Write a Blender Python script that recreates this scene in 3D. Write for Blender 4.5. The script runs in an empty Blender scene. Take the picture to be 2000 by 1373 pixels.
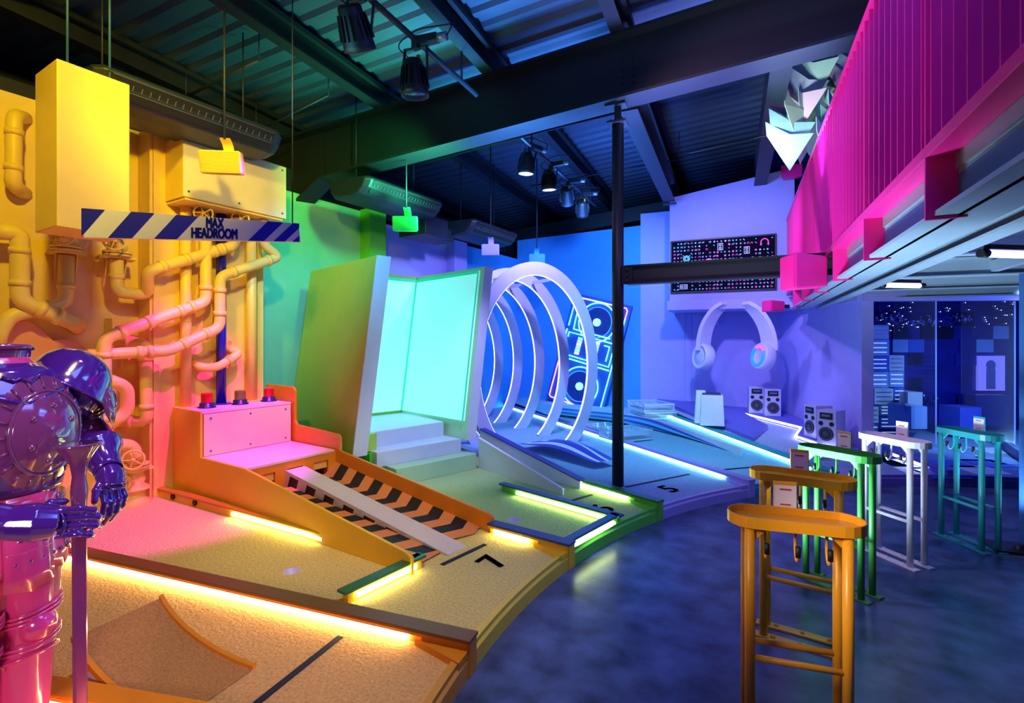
import bpy, bmesh, math, random
from mathutils import Vector, Matrix
random.seed(7)
sc = bpy.context.scene
COL = sc.collection
R = math.radians
# ---------------------------------------------------------------- camera
HC = 1.65                 # lens height; one focal length = 1000 px of the 2000 px frame
HORIZON = 668.0
ANG = R(31.8)             # the view turned 31.8 degrees left of +Y
cam_d = bpy.data.cameras.new('camera'); cam = bpy.data.objects.new('camera', cam_d); COL.objects.link(cam)
cam.location = (0, 0, HC); cam.rotation_euler = (R(90), 0, ANG)
cam_d.sensor_width = 36; cam_d.lens = 18.0; cam_d.shift_y = -(686.5 - HORIZON) / 2000
cam_d.clip_start = 0.05; cam_d.clip_end = 200
sc.camera = cam
# ---------------------------------------------------------------- colour management, world
sc.view_settings.view_transform = 'Standard'; sc.view_settings.look = 'None'
sc.view_settings.exposure = 0.0; sc.view_settings.gamma = 1.0
sc.view_settings.use_curve_mapping = False
w = bpy.data.worlds.new('world'); sc.world = w; w.use_nodes = True
w.node_tree.nodes['Background'].inputs[0].default_value = (0.10, 0.13, 0.55, 1)
w.node_tree.nodes['Background'].inputs[1].default_value = 0.22
def lamp(name, kind, loc, target, color, energy, size=0.2, spot=60, blend=0.6, size_y=None):
    d = bpy.data.lights.new(name, kind); o = bpy.data.objects.new(name, d); COL.objects.link(o)
    d.color = color; d.energy = energy
    if kind == 'SPOT': d.spot_size = R(spot); d.spot_blend = blend; d.shadow_soft_size = size
    elif kind == 'AREA':
        d.size = size
        if size_y: d.shape = 'RECTANGLE'; d.size_y = size_y
    else: d.shadow_soft_size = size
    o.location = loc
    o.rotation_euler = (Vector(target) - Vector(loc)).to_track_quat('-Z', 'Y').to_euler()
    return o
# stage lights on the ceiling tracks (seen and unseen ones), added fill lamps among them
lamp('stage_light_yellow', 'SPOT', (-3.0, 0.6, 4.5), (-6.0, 1.9, 3.2), (1.0, 0.78, 0.0), 340, 0.10, 88, 0.7)
lamp('stage_light_amber', 'SPOT', (-2.5, 1.5, 3.9), (-5.7, 3.2, 3.2), (1.0, 0.76, 0.0), 340, 0.10, 60, 0.7)
lamp('stage_light_orange', 'SPOT', (-1.6, 2.6, 4.4), (-3.6, 3.0, 0.3), (1.0, 0.70, 0.12), 200, 0.10, 38, 0.7)
lamp('stage_light_pink', 'SPOT', (-3.9, 2.9, 3.9), (-5.3, 2.5, 0.6), (0.9, 0.02, 1.0), 800, 0.04, 46, 0.4)
lamp('stage_light_lane', 'SPOT', (-0.9, 1.2, 4.7), (-2.9, 1.5, 0.1), (1.0, 0.74, 0.26), 300, 0.15, 64, 0.8)
lamp('stage_light_green', 'SPOT', (-3.6, 3.9, 4.1), (-6.3, 5.2, 3.4), (0.08, 1.0, 0.16), 230, 0.10, 80, 0.9)
lamp('stage_light_teal', 'SPOT', (-3.4, 2.9, 3.9), (-6.3, 4.9, 1.2), (0.02, 0.40, 1.0), 420, 0.10, 52, 0.8)
lamp('stage_light_lime', 'SPOT', (-1.4, 3.6, 4.1), (-4.2, 4.2, 1.0), (0.75, 1.0, 0.22), 120, 0.10, 50, 0.8)
lamp('stage_light_violet', 'SPOT', (-3.05, 5.9, 3.75), (-5.2, 7.6, 1.6), (0.42, 0.42, 1.0), 420, 0.10, 100, 0.8)
lamp('stage_light_blue', 'SPOT', (-3.1, 7.4, 3.8), (-4.6, 10.4, 2.4), (0.14, 0.42, 1.0), 420, 0.10, 100, 0.8)
lamp('stage_light_violet_steps', 'SPOT', (-2.3, 4.4, 4.0), (-4.1, 4.9, 0.5), (0.42, 0.34, 1.0), 480, 0.10, 40, 0.8)
lamp('stage_light_lilac', 'SPOT', (-1.2, 6.2, 4.0), (-1.4, 10.0, 2.2), (0.46, 0.44, 1.0), 470, 0.10, 80, 0.8)
lamp('stage_light_lilac_side', 'SPOT', (-2.2, 6.9, 4.0), (0.0, 9.2, 1.2), (0.48, 0.44, 1.0), 220, 0.10, 70, 0.8)
lamp('stage_light_ice', 'SPOT', (-1.5, 5.9, 4.0), (-2.6, 7.8, 0.1), (0.22, 0.78, 1.0), 420, 0.12, 75, 0.8)
lamp('stage_light_statue', 'SPOT', (-1.6, 1.9, 4.5), (-2.5, 0.6, 1.4), (0.40, 0.18, 1.0), 150, 0.12, 26, 0.6)
lamp('fill_light_rose', 'SPOT', (-0.5, -1.0, 1.5), (-2.6, 0.6, 0.55), (1.0, 0.62, 0.72), 130, 0.25, 60, 0.8)  # added low lamp behind the camera, brightening the knight's front
lamp('stage_light_floor', 'AREA', (1.6, 4.6, 4.6), (1.6, 4.2, 0), (0.08, 0.22, 1.0), 150, 1.6)
lamp('stage_light_floor_near', 'AREA', (0.4, 1.8, 4.8), (0.4, 2.2, 0), (0.16, 0.20, 1.0), 90, 1.6)
lamp('stage_light_railing', 'SPOT', (-1.9, 3.2, 4.6), (0.3, 5.0, 3.0), (1.0, 0.55, 0.95), 210, 0.10, 100, 0.8)
lamp('fill_light_stands', 'SPOT', (-0.7, 1.3, 1.5), (1.3, 2.7, 0.45), (1.0, 0.85, 0.55), 130, 0.20, 70, 0.8)  # added low lamp in mid-air, lighting the stands from the side
lamp('fill_light_pennants', 'SPOT', (-0.7, 6.0, 3.5), (-0.05, 7.5, 4.7), (0.85, 1.0, 1.0), 90, 0.10, 60, 0.8)  # added lamp without a fixture, brightening the dark pennants
lamp('dark_room_fill', 'POINT', (3.2, 9.2, 2.2), (3.2, 9.2, 0), (0.10, 0.18, 1.0), 120, 0.15)  # added lamp giving the dark room its blue glow, no fixture drawn
lamp('dark_room_fill_ice', 'SPOT', (2.2, 8.6, 2.3), (2.6, 10.3, 0.6), (0.45, 0.75, 1.0), 200, 0.1, 110, 0.8)  # added lamp brightening the slabs, no fixture drawn
# added lamps without fixtures, washing the steelwork and the roof from below
lamp('fill_uplight_green', 'SPOT', (-4.2, 4.95, 3.05), (-4.5, 4.9, 4.0), (0.08, 1.0, 0.5), 420, 0.2, 110, 0.8)
lamp('fill_uplight_blue', 'SPOT', (-3.2, 5.3, 2.9), (-3.2, 5.12, 4.2), (0.06, 0.30, 1.0), 900, 0.2, 75, 0.8)
lamp('fill_uplight_violet', 'SPOT', (-1.3, 5.5, 2.9), (-1.3, 5.4, 4.3), (0.22, 0.28, 1.0), 800, 0.2, 80, 0.8)
lamp('fill_uplight_lilac', 'SPOT', (-0.2, 5.7, 3.2), (-0.1, 5.6, 4.4), (0.30, 0.40, 1.0), 450, 0.2, 80, 0.8)
lamp('fill_uplight_roof_teal', 'AREA', (-3.6, 2.2, 3.5), (-3.0, 2.6, 5.0), (0.10, 0.65, 0.75), 18, 1.0)
lamp('fill_uplight_roof_blue', 'AREA', (-3.2, 7.6, 3.2), (-2.8, 8.0, 5.0), (0.05, 0.20, 1.0), 120, 1.2)
lamp('fill_uplight_roof_right', 'AREA', (-1.2, 3.0, 3.4), (-0.8, 3.0, 5.0), (0.05, 0.25, 0.8), 18, 1.0)
lamp('fill_uplight_mezzanine', 'SPOT', (-0.9, 3.6, 0.25), (0.4, 4.6, 2.2), (0.62, 0.85, 1.0), 640, 0.2, 110, 0.9)
lamp('fill_uplight_mezzanine_far', 'SPOT', (1.4, 5.6, 0.3), (1.2, 6.0, 2.3), (0.55, 0.75, 1.0), 260, 0.2, 130, 0.9)

def lin(h):
    h = h.lstrip('#'); out = []
    for i in (0, 2, 4):
        c = int(h[i:i+2], 16) / 255
        out.append(c / 12.92 if c <= 0.04045 else ((c + 0.055) / 1.055) ** 2.4)
    return tuple(out)
# ---------------------------------------------------------------- image rays -> places in the room
ca, sa = math.cos(ANG), math.sin(ANG)
def ray(px, py):
    r, u = (px - 1000) / 1000, (HORIZON - py) / 1000
    return Vector((-sa + r * ca, ca + r * sa, u))
def G(px, py, z):
    v = ray(px, py); return Vector((0, 0, HC)) + v * ((z - HC) / v.z)
def WX(px, py, X):
    v = ray(px, py); return Vector((0, 0, HC)) + v * (X / v.x)
def WY(px, py, Y):
    v = ray(px, py); return Vector((0, 0, HC)) + v * (Y / v.y)
def RD(r, d, z=0.0):
    return Vector((-sa * d + ca * r, ca * d + sa * r, z))
def ONLINE(px, a, b):
    """the plan point where the image column px crosses the plan line a-b"""
    v = ray(px, 0); e = (b[0] - a[0], b[1] - a[1])
    den = v.x * e[1] - v.y * e[0]
    t = (a[0] * e[1] - a[1] * e[0]) / den
    return Vector((v.x * t, v.y * t, 0)), t
# ---------------------------------------------------------------- materials
MATS = {}
def mat(name, color, rough=0.5, metal=0.0, emit=0.0, ecol=None, noise=0.03, nscale=6.0, bump=0.0, bscale=60.0, coat=0.0,
        trans=0.0, alpha=1.0, spec=None):
    if name in MATS: return MATS[name]
    m = bpy.data.materials.new(name); m.use_nodes = True
    nt = m.node_tree; b = nt.nodes['Principled BSDF']
    c = lin(color) if isinstance(color, str) else color
    tc = nt.nodes.new('ShaderNodeTexCoord')
    nz = nt.nodes.new('ShaderNodeTexNoise'); nz.inputs['Scale'].default_value = nscale; nz.inputs['Detail'].default_value = 6
    nt.links.new(tc.outputs['Object'], nz.inputs['Vector'])
    rp = nt.nodes.new('ShaderNodeValToRGB')
    rp.color_ramp.elements[0].position = 0.3; rp.color_ramp.elements[1].position = 0.7
    rp.color_ramp.elements[0].color = (*[max(0, x * (1 - noise)) for x in c], 1)
    rp.color_ramp.elements[1].color = (*[min(1, x * (1 + noise)) for x in c], 1)
    nt.links.new(nz.outputs['Fac'], rp.inputs['Fac']); nt.links.new(rp.outputs['Color'], b.inputs['Base Color'])
    b.inputs['Roughness'].default_value = rough; b.inputs['Metallic'].default_value = metal
    if spec is not None: b.inputs['Specular IOR Level'].default_value = spec
    if coat: b.inputs['Coat Weight'].default_value = coat; b.inputs['Coat Roughness'].default_value = 0.05
    if trans: b.inputs['Transmission Weight'].default_value = trans; b.inputs['IOR'].default_value = 1.3
    if alpha < 1: b.inputs['Alpha'].default_value = alpha
    if emit:
        ec = lin(ecol) if isinstance(ecol, str) else (ecol or c)
        b.inputs['Emission Color'].default_value = (*ec, 1); b.inputs['Emission Strength'].default_value = emit
    if bump:
        n2 = nt.nodes.new('ShaderNodeTexNoise'); n2.inputs['Scale'].default_value = bscale; n2.inputs['Detail'].default_value = 4
        nt.links.new(tc.outputs['Object'], n2.inputs['Vector'])
        bp = nt.nodes.new('ShaderNodeBump'); bp.inputs['Strength'].default_value = bump; bp.inputs['Distance'].default_value = 0.01
        nt.links.new(n2.outputs['Fac'], bp.inputs['Height']); nt.links.new(bp.outputs['Normal'], b.inputs['Normal'])
    MATS[name] = m; return m
YEL = mat('yellow_paint', '#F5CF66', 0.42); SYL = mat('strong_yellow_paint', '#F2C428', 0.42); ORA = mat('orange_paint', '#E2901C', 0.38); AMB = mat('amber_paint', '#F2BE5A', 0.35)
GRN = mat('green_paint', '#5FC437', 0.40); GRW = mat('green_wall_paint', '#7FCFA8', 0.6)
LIL = mat('lilac_paint', '#A9A4F4', 0.55); BLU = mat('blue_wall_paint', '#3C9BEA', 0.6); WHT = mat('white_paint', '#ECEAF6', 0.42)
TEA = mat('teal_paint', '#2AA3AE', 0.4); PINK = mat('pink_paint', '#E81A8C', 0.42); RED = mat('crimson_paint', '#D8124E', 0.4)
BLK = mat('black_metal', '#17181C', 0.45); DRK = mat('dark_steel', '#22262E', 0.5); STL = mat('grey_steel', '#9AA2AE', 0.4, 0.6)
BLUS = mat('blue_steel_paint', '#2F5F9C', 0.45, bump=0.15, bscale=90)
CEIL = mat('roof_sheet', '#3A4656', 0.55); BEAM = mat('roof_beam_paint', '#191C22', 0.5)
RUB = mat('black_rubber', '#0D0D0F', 0.6); CHR = mat('chrome', '#D8D8DE', 0.15, 1.0); NAVY = mat('navy_paint', '#1A22A8', 0.45)
LTH = {k: v for k, v in {
    8: mat('carpet_tan', '#D9AE6C', 0.95, bump=1.0, bscale=65, noise=0.2, nscale=60, spec=0.1),
    7: mat('carpet_yellow', '#D8C878', 0.95, bump=1.0, bscale=65, noise=0.2, nscale=60, spec=0.1),
    6: mat('carpet_green', '#A9C77E', 0.95, bump=1.0, bscale=65, noise=0.2, nscale=60, spec=0.1),
    5: mat('carpet_blue', '#8FB0DC', 0.95, bump=1.0, bscale=65, noise=0.2, nscale=60, spec=0.1),
    4: mat('carpet_teal', '#8CB9DA', 0.95, bump=1.0, bscale=65, noise=0.2, nscale=60, spec=0.1),
    3: mat('carpet_lilac', '#A9AEDD', 0.95, bump=1.0, bscale=65, noise=0.2, nscale=60, spec=0.1)}.items()}
def led(name, col, s): return mat(name, '#FFFFFF', 0.4, emit=s, ecol=col, noise=0.0)
LED8 = led('led_warm', '#FFE2A4', 20); LED7 = led('led_yellow', '#FFF2A0', 20); LED6 = led('led_lime', '#EEFFA8', 20)
LED5 = led('led_aqua', '#9CF4EA', 12); LED4 = led('led_ice', '#A2F0F0', 12); LED3 = led('led_cool', '#C9D2FF', 9)
# ---------------------------------------------------------------- mesh building
class MB:
    def __init__(s): s.v = []; s.f = []; s.m = []; s.s = []
    def add(s, vs, fs, mi=0, smooth=False):
        o = len(s.v); s.v += [tuple(x) for x in vs]
        for f in fs: s.f.append(tuple(i + o for i in f)); s.m.append(mi); s.s.append(smooth)
        return s
    def hexa(s, p, mi=0):   # 4 bottom, 4 top
        return s.add(p, [(3, 2, 1, 0), (4, 5, 6, 7), (0, 1, 5, 4), (1, 2, 6, 5), (2, 3, 7, 6), (3, 0, 4, 7)], mi)
    def box(s, c, size, rz=0.0, mi=0):
        x, y, z = [k / 2 for k in size]; cr, sr = math.cos(rz), math.sin(rz)
        q = [(-x, -y), (x, -y), (x, y), (-x, y)]
        P = [(c[0] + a * cr - b * sr, c[1] + a * sr + b * cr) for a, b in q]
        return s.hexa([(*k, c[2] - z) for k in P] + [(*k, c[2] + z) for k in P], mi)
    def bar(s, a, b, wd, h, mi=0, up=(0, 0, 1)):
        a, b = Vector(a), Vector(b); d = (b - a).normalized(); sd = d.cross(Vector(up))
        if sd.length < 1e-4: sd = d.cross(Vector((1, 0, 0)))
        sd.normalize(); u = sd.cross(d).normalized(); sd = sd * wd / 2; u = u * h / 2
        return s.hexa([a - sd - u, a + sd - u, b + sd - u, b - sd - u, a - sd + u, a + sd + u, b + sd + u, b - sd + u], mi)
    def prism(s, poly, z0, z1, mi=0):
        n = len(poly); g = lambda z, i: z[i] if isinstance(z, (list, tuple)) else z
        vs = [(p[0], p[1], g(z0, i)) for i, p in enumerate(poly)] + [(p[0], p[1], g(z1, i)) for i, p in enumerate(poly)]
        fs = [tuple(range(n - 1, -1, -1)), tuple(range(n, 2 * n))] + [(i, (i + 1) % n, n + (i + 1) % n, n + i) for i in range(n)]
        return s.add(vs, fs, mi)
    def plate(s, poly, off, mi=0):   # extrude any planar 3D polygon by a vector
        n = len(poly); off = Vector(off)
        vs = [Vector(p) for p in poly] + [Vector(p) + off for p in poly]
        fs = [tuple(range(n - 1, -1, -1)), tuple(range(n, 2 * n))] + [(i, (i + 1) % n, n + (i + 1) % n, n + i) for i in range(n)]
        return s.add(vs, fs, mi)
    def tube(s, pts, r, n=12, mi=0, closed=False, caps=True, smooth=True, sq=None):
        pts = [Vector(p) for p in pts]; N = len(pts)
        rs = r if isinstance(r, (list, tuple)) else [r] * N
        t0 = (pts[1] - pts[0]).normalized()
        up = Vector((0, 0, 1)) if abs(t0.z) < 0.9 else Vector((1, 0, 0))
        nrm = t0.cross(up).normalized(); vs = []
        for i in range(N):
            if closed: t = (pts[(i + 1) % N] - pts[i - 1]).normalized()
            elif i == 0: t = t0
            elif i == N - 1: t = (pts[i] - pts[i - 1]).normalized()
            else: t = ((pts[i + 1] - pts[i]).normalized() + (pts[i] - pts[i - 1]).normalized()).normalized()
            nrm = (nrm - t * nrm.dot(t)).normalized(); bn = t.cross(nrm)
            for k in range(n):
                a = 2 * math.pi * k / n
                vs.append(pts[i] + (nrm * math.cos(a) + bn * math.sin(a)) * rs[i])
        fs = []
        for i in range(N if closed else N - 1):
            j = (i + 1) % N
            for k in range(n): fs.append((i * n + k, i * n + (k + 1) % n, j * n + (k + 1) % n, j * n + k))
        s.add(vs, fs, mi, smooth)
        if caps and not closed:
            o = len(s.v) - len(vs)
            s.f.append(tuple(o + k for k in range(n - 1, -1, -1))); s.m.append(mi); s.s.append(False)
            s.f.append(tuple(o + (N - 1) * n + k for k in range(n))); s.m.append(mi); s.s.append(False)
        return s
    def cyl(s, a, b, r, n=20, mi=0, r2=None):
        return s.tube([a, b], [r, r if r2 is None else r2], n, mi)
    def lathe(s, prof, c, axis=(0, 0, 1), n=24, mi=0, smooth=True):
        ax = Vector(axis).normalized(); up = Vector((0, 0, 1)) if abs(ax.z) < 0.9 else Vector((1, 0, 0))
        e1 = ax.cross(up).normalized(); e2 = ax.cross(e1); c = Vector(c); vs = []
        for r, z in prof:
            for k in range(n):
                a = 2 * math.pi * k / n
                vs.append(c + ax * z + (e1 * math.cos(a) + e2 * math.sin(a)) * max(r, 1e-4))
        fs = [(i * n + k, i * n + (k + 1) % n, (i + 1) * n + (k + 1) % n, (i + 1) * n + k) for i in range(len(prof) - 1) for k in range(n)]
        return s.add(vs, fs, mi, smooth)
    def loft(s, rings, mi=0, smooth=True, caps=True, closed=True):
        n = len(rings[0]); vs = [p for r in rings for p in r]; fs = []
        for i in range(len(rings) - 1):
            for k in range(n if closed else n - 1): fs.append((i * n + k, i * n + (k + 1) % n, (i + 1) * n + (k + 1) % n, (i + 1) * n + k))
        s.add(vs, fs, mi, smooth)
        if caps and closed:
            o = len(s.v) - len(vs)
            s.f.append(tuple(o + k for k in range(n - 1, -1, -1))); s.m.append(mi); s.s.append(smooth)
            s.f.append(tuple(o + (len(rings) - 1) * n + k for k in range(n))); s.m.append(mi); s.s.append(smooth)
        return s
    def ball(s, c, r, n=16, mi=0, sc3=(1, 1, 1)):
        m = n // 2; vs = []; fs = []
        for i in range(m + 1):
            t = math.pi * i / m
            for k in range(n):
                a = 2 * math.pi * k / n
                vs.append((c[0] + r * sc3[0] * math.sin(t) * math.cos(a), c[1] + r * sc3[1] * math.sin(t) * math.sin(a), c[2] + r * sc3[2] * math.cos(t)))
        for i in range(m):
            for k in range(n): fs.append((i * n + k, i * n + (k + 1) % n, (i + 1) * n + (k + 1) % n, (i + 1) * n + k))
        return s.add(vs, fs, mi, True)
    def xform(s, M):
        s.v = [tuple(M @ Vector(p)) for p in s.v]; return s
    def mesh(s, name, mats):
        me = bpy.data.meshes.new(name); me.from_pydata(s.v, [], s.f)
        for m in (mats if isinstance(mats, (list, tuple)) else [mats]): me.materials.append(m)
        for p, mi, sm in zip(me.polygons, s.m, s.s): p.material_index = mi; p.use_smooth = sm
        bm = bmesh.new(); bm.from_mesh(me); bmesh.ops.remove_doubles(bm, verts=bm.verts, dist=1e-6)
        bmesh.ops.recalc_face_normals(bm, faces=bm.faces); bm.to_mesh(me); bm.free(); me.update()
        return me
    def build(s, name, mats, parent=None, bevel=0.0):
        o = bpy.data.objects.new(name, s.mesh(name, mats)); COL.objects.link(o)
        if bevel:
            b = o.modifiers.new('bevel', 'BEVEL'); b.width = bevel; b.segments = 2; b.limit_method = 'ANGLE'
        WM[o] = Matrix.Identity(4)
        if parent: adopt(o, parent)
        return o
WM = {}
def adopt(o, parent):
    o.parent = parent; o.matrix_parent_inverse = WM[parent].inverted()
def thing(name, label, cat, loc=(0, 0, 0), group=None):
    o = bpy.data.objects.new(name, None); COL.objects.link(o); o.empty_display_size = 0.1
    o.location = loc; WM[o] = Matrix.Translation(Vector(loc))
    o['label'] = label; o['category'] = cat
    if group: o['group'] = group
    return o
def tag(o, label, cat, group=None):
    o['label'] = label; o['category'] = cat
    if group: o['group'] = group
    return o
def struct(o): o['kind'] = 'structure'; return o
def dup(root, label=None):
    c = root.copy(); COL.objects.link(c); WM[c] = WM[root].copy()
    if label: c['label'] = label
    def rec(src, dst):
        for ch in list(src.children):
            k = ch.copy(); COL.objects.link(k); k.parent = dst; k.matrix_parent_inverse = ch.matrix_parent_inverse.copy(); WM[k] = WM.get(ch, Matrix.Identity(4)); rec(ch, k)
    rec(root, c); return c
def fillet(pts, rad, n=6):
    pts = [Vector(p) for p in pts]; out = [pts[0]]
    for i in range(1, len(pts) - 1):
        a, b, c = pts[i - 1], pts[i], pts[i + 1]
        r = min(rad, (a - b).length * 0.45, (c - b).length * 0.45)
        p, q = b + (a - b).normalized() * r, b + (c - b).normalized() * r
        for k in range(n + 1):
            t = k / n; out.append(p * (1 - t) ** 2 + b * 2 * t * (1 - t) + q * t ** 2)
    out.append(pts[-1]); return out
def text_mesh(txt, size, extrude=0.002, bold=0.0, sx=1.0):
    cu = bpy.data.curves.new('lettering', 'FONT'); cu.body = txt; cu.size = size; cu.align_x = 'CENTER'; cu.align_y = 'CENTER'
    cu.extrude = extrude; cu.offset = bold; cu.space_line = 0.82
    cu.offset = 0
    o = bpy.data.objects.new('lettering', cu); COL.objects.link(o)
    dg = bpy.context.evaluated_depsgraph_get(); me = bpy.data.meshes.new_from_object(o.evaluated_get(dg))
    COL.objects.unlink(o); bpy.data.objects.remove(o); bpy.data.curves.remove(cu)
    for v in me.vertices: v.co.x *= sx
    if bold:   # heavier strokes: the same outline laid over itself, slightly shifted
        bm = bmesh.new()
        for a, b in ((-1, -.6), (-1, .6), (0, -.6), (0, .6), (1, -.6), (1, .6), (.5, 0), (-.5, 0)):
            k = me.copy(); k.transform(Matrix.Translation((a * bold, b * bold, 0))); bm.from_mesh(k); bpy.data.meshes.remove(k)
        bm.to_mesh(me); bm.free()
    return me
def place_text(name, me, m, org, ex, ey, parent):
    ex, ey = Vector(ex).normalized(), Vector(ey).normalized(); ez = ex.cross(ey)
    M = Matrix(((ex.x, ey.x, ez.x, org[0]), (ex.y, ey.y, ez.y, org[1]), (ex.z, ey.z, ez.z, org[2]), (0, 0, 0, 1)))
    me.transform(M); me.materials.clear(); me.materials.append(m)
    o = bpy.data.objects.new(name, me); COL.objects.link(o); WM[o] = Matrix.Identity(4); adopt(o, parent); return o
# ---------------------------------------------------------------- lanes fan out from one centre
CX, CY, RR = 3.475, 3.067, 5.09
def pol(a, r, z=0.0, dv=0.0):
    u = (math.cos(R(a)), math.sin(R(a))); v = (u[1], -u[0])
    return Vector((CX + u[0] * r + v[0] * dv, CY + u[1] * r + v[1] * dv, z))
def uv(a):
    u = Vector((math.cos(R(a)), math.sin(R(a)), 0)); return u, Vector((u.y, -u.x, 0))
EDGE = {9: 199.6, 8: 191.4, 7: 176.2, 6: 160.8, 5: 145.2, 4: 132.2, 3: 116.9}   # angle of the divider on the right of lane n (towards lane n-1)
SLOPE = {9: 0.0, 8: 0.0, 7: 0.0, 6: 0.0, 5: 0.012, 4: 0.034, 3: 0.070}
def laz(n, r): return 0.10 + SLOPE[n] * max(0, r - RR)
# ================================================================ the building
GX, GY = Vector((0.989, 0.148, 0)), Vector((-0.148, 0.989, 0)); PO = Vector((-1.93, 5.27, 0))   # roof grid, from the steel column
def gp(s, t, z): return PO + GX * s + GY * t + Vector((0, 0, z))
def zb(s): return 4.20 + 0.078 * s     # underside of the main beam
XW, XG, YB = -6.0, -6.3, 10.4
concrete = mat('polished_concrete', '#46577E', 0.30, noise=0.65, nscale=5.0, bump=0.12, bscale=14)
m = MB(); m.box((2, 5, -0.05), (20, 24, 0.1)); floor = struct(m.build('floor', concrete))
# walls
def wall(name, mt, a, b, z0, z1, th=0.08, side=1):
    a, b = Vector((*a, 0)), Vector((*b, 0)); d = (b - a).normalized(); n = Vector((d.y, -d.x, 0)) * side * th
    m = MB(); m.prism([(a.x, a.y), (b.x, b.y), (b.x + n.x, b.y + n.y), (a.x + n.x, a.y + n.y)], z0, z1)
    return struct(m.build(name, mt))
wall('wall_left', YEL, (XW, -1.2), (XW, 3.64), 0, 3.80, 0.25, -1)
wall('wall_left.001', GRW, (XG, 3.4), (XG, 5.95), 0, 3.72, 0.1, -1)
wall('wall_left.002', LIL, (XG, 5.95), (XG, 8.15), 0, 3.62, 0.1, -1)
wall('wall_left.003', BLU, (XG, 8.15), (XG, YB), 0, 3.62, 0.1, -1)
wall('wall_back', BLU, (XG, YB), (-3.32, YB), 0, 4.06, 0.1, -1)
A1 = Vector((-3.32, YB, 0)); A2 = A1 + GX * 2.55; A3 = Vector((0.37, 8.36, 0))
wall('wall_back.001', LIL, A1[:2], A2[:2], 0, 4.30, 0.1, -1)
wall('wall_right', LIL, A2[:2], A3[:2], 0, 2.42, 0.15, -1)
wall('wall_back.002', mat('navy_wall', '#10236E', 0.6), (A2 - GX * 0.4 + GY * .2)[:2], (A2 + GX * 5)[:2], 2.4, 5.8, 0.1, -1)
wall('wall_left.004', mat('dark_wall', '#12161E', 0.7), (-7.6, -3), (-7.6, 14), 2.5, 5.2, 0.1, -1)
wall('wall_back.003', MATS['dark_wall'], (-8, 13.6), (4, 13.6), 2.5, 6.0, 0.1, -1)
# pilasters and the chase on the left wall
m = MB(); m.box((-5.875, 3.03, 1.9), (0.25, 1.20, 3.76)); struct(m.build('trim_1', YEL))
m = MB(); m.box((-6.19, 5.78, 1.87), (0.22, 0.34, 3.74)); struct(m.build('trim_2', GRN))
m = MB(); m.box((-6.2, 7.95, 1.8), (0.2, 0.40, 3.62)); struct(m.build('trim_3', LIL))
m = MB(); m.box((-5.74, 2.48, 1.9), (0.03, 0.05, 3.76)); m.box((-5.735, 3.58, 1.9), (0.03, 0.07, 3.76)); struct(m.build('trim_4', YEL))
# roof: corrugated sheet on purlins, the main beam across, rafters behind it
m = MB(); prof = []
t = -8.5
while t < 9.0:
    prof += [(t, 0), (t + 0.07, 0), (t + 0.09, 0.04), (t + 0.21, 0.04)]; t += 0.25
vs = []
for s in (-7.5, 5.0):
    for (t, h) in prof: vs.append(gp(s, t, zb(s) + 0.98 + h))
n = len(prof); m.add(vs, [(i, i + 1, n + i + 1, n + i) for i in range(n - 1)])
struct(m.build('ceiling', CEIL))
def ibeam(mb, a, b, wd, h, fl=0.02, web=0.02):
    """a, b: centre of the underside"""
    a, b = Vector(a), Vector(b); z = Vector((0, 0, 1))
    mb.bar(a + z * fl / 2, b + z * fl / 2, wd, fl); mb.bar(a + z * (h - fl / 2), b + z * (h - fl / 2), wd, fl); mb.bar(a + z * h / 2, b + z * h / 2, web, h - 2 * fl)
    return mb
m = MB(); ibeam(m, gp(-4.05, 0, zb(-4.05)), gp(4.2, 0, zb(4.2)), 0.30, 0.70, 0.03, 0.03)
# haunch at the wall end
m.plate([gp(-4.05, -.015, zb(-4.05)), gp(-4.05, -.015, zb(-4.05) + .7), gp(-5.4, -.015, zb(-5.4) + .7), gp(-5.4, -.015, zb(-4.7) - .5), gp(-4.75, -.015, zb(-4.7) - .42)], GY * 0.03)
m.bar(gp(-4.04, 0, zb(-4.05) + .01), gp(-4.76, 0, zb(-4.7) - .42), 0.30, 0.03); m.bar(gp(-4.05, 0, zb(-4.05) + .69), gp(-5.4, 0, zb(-5.4) + .69), 0.30, 0.03)
beam = struct(m.build('ceiling_beam', BEAM))
m = MB()
for k in range(4):
    for q in (0, 1): m.cyl(gp(0.05 + q * .12, -.02, zb(0) + .2 + k * .075), gp(0.05 + q * .12, -.035, zb(0) + .2 + k * .075), 0.012, 8)
b_ = m.build('bolts', BLK, beam)
sA = (ONLINE(752, gp(-3, 0, 0), gp(3, 0, 0))[0] - PO).dot(GX); sB = (ONLINE(962, gp(-3, 0, 0), gp(3, 0, 0))[0] - PO).dot(GX)
for s in (2 * sA - sB - .1, sA, sB, 0.02):
    m = MB(); ibeam(m, gp(s, -8, zb(s) + .70), gp(s, 8, zb(s) + .70), 0.14, 0.27, 0.015, 0.012)
    m.bar(gp(s + .10, -8, zb(s) + .90), gp(s + .10, 8, zb(s) + .90), 0.05, 0.05)
    struct(m.build('ceiling_beam', BEAM))
sD = (ONLINE(1530, gp(-3, 0, 0), gp(3, 0, 0))[0] - PO).dot(GX)
for s, t1, dz in ((0.08, 4.15, -.02), (sD, 4.6, 0.05)):
    m = MB(); ibeam(m, gp(s, 0.16, zb(s) + dz), gp(s, t1, zb(s) + dz), 0.20, 0.34, 0.02, 0.02); m.bar(gp(s, t1, zb(s) + dz - .02), gp(s, t1 + .1, zb(s) + dz - .02), .24, .02)
    struct(m.build('ceiling_beam', BEAM))
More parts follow.
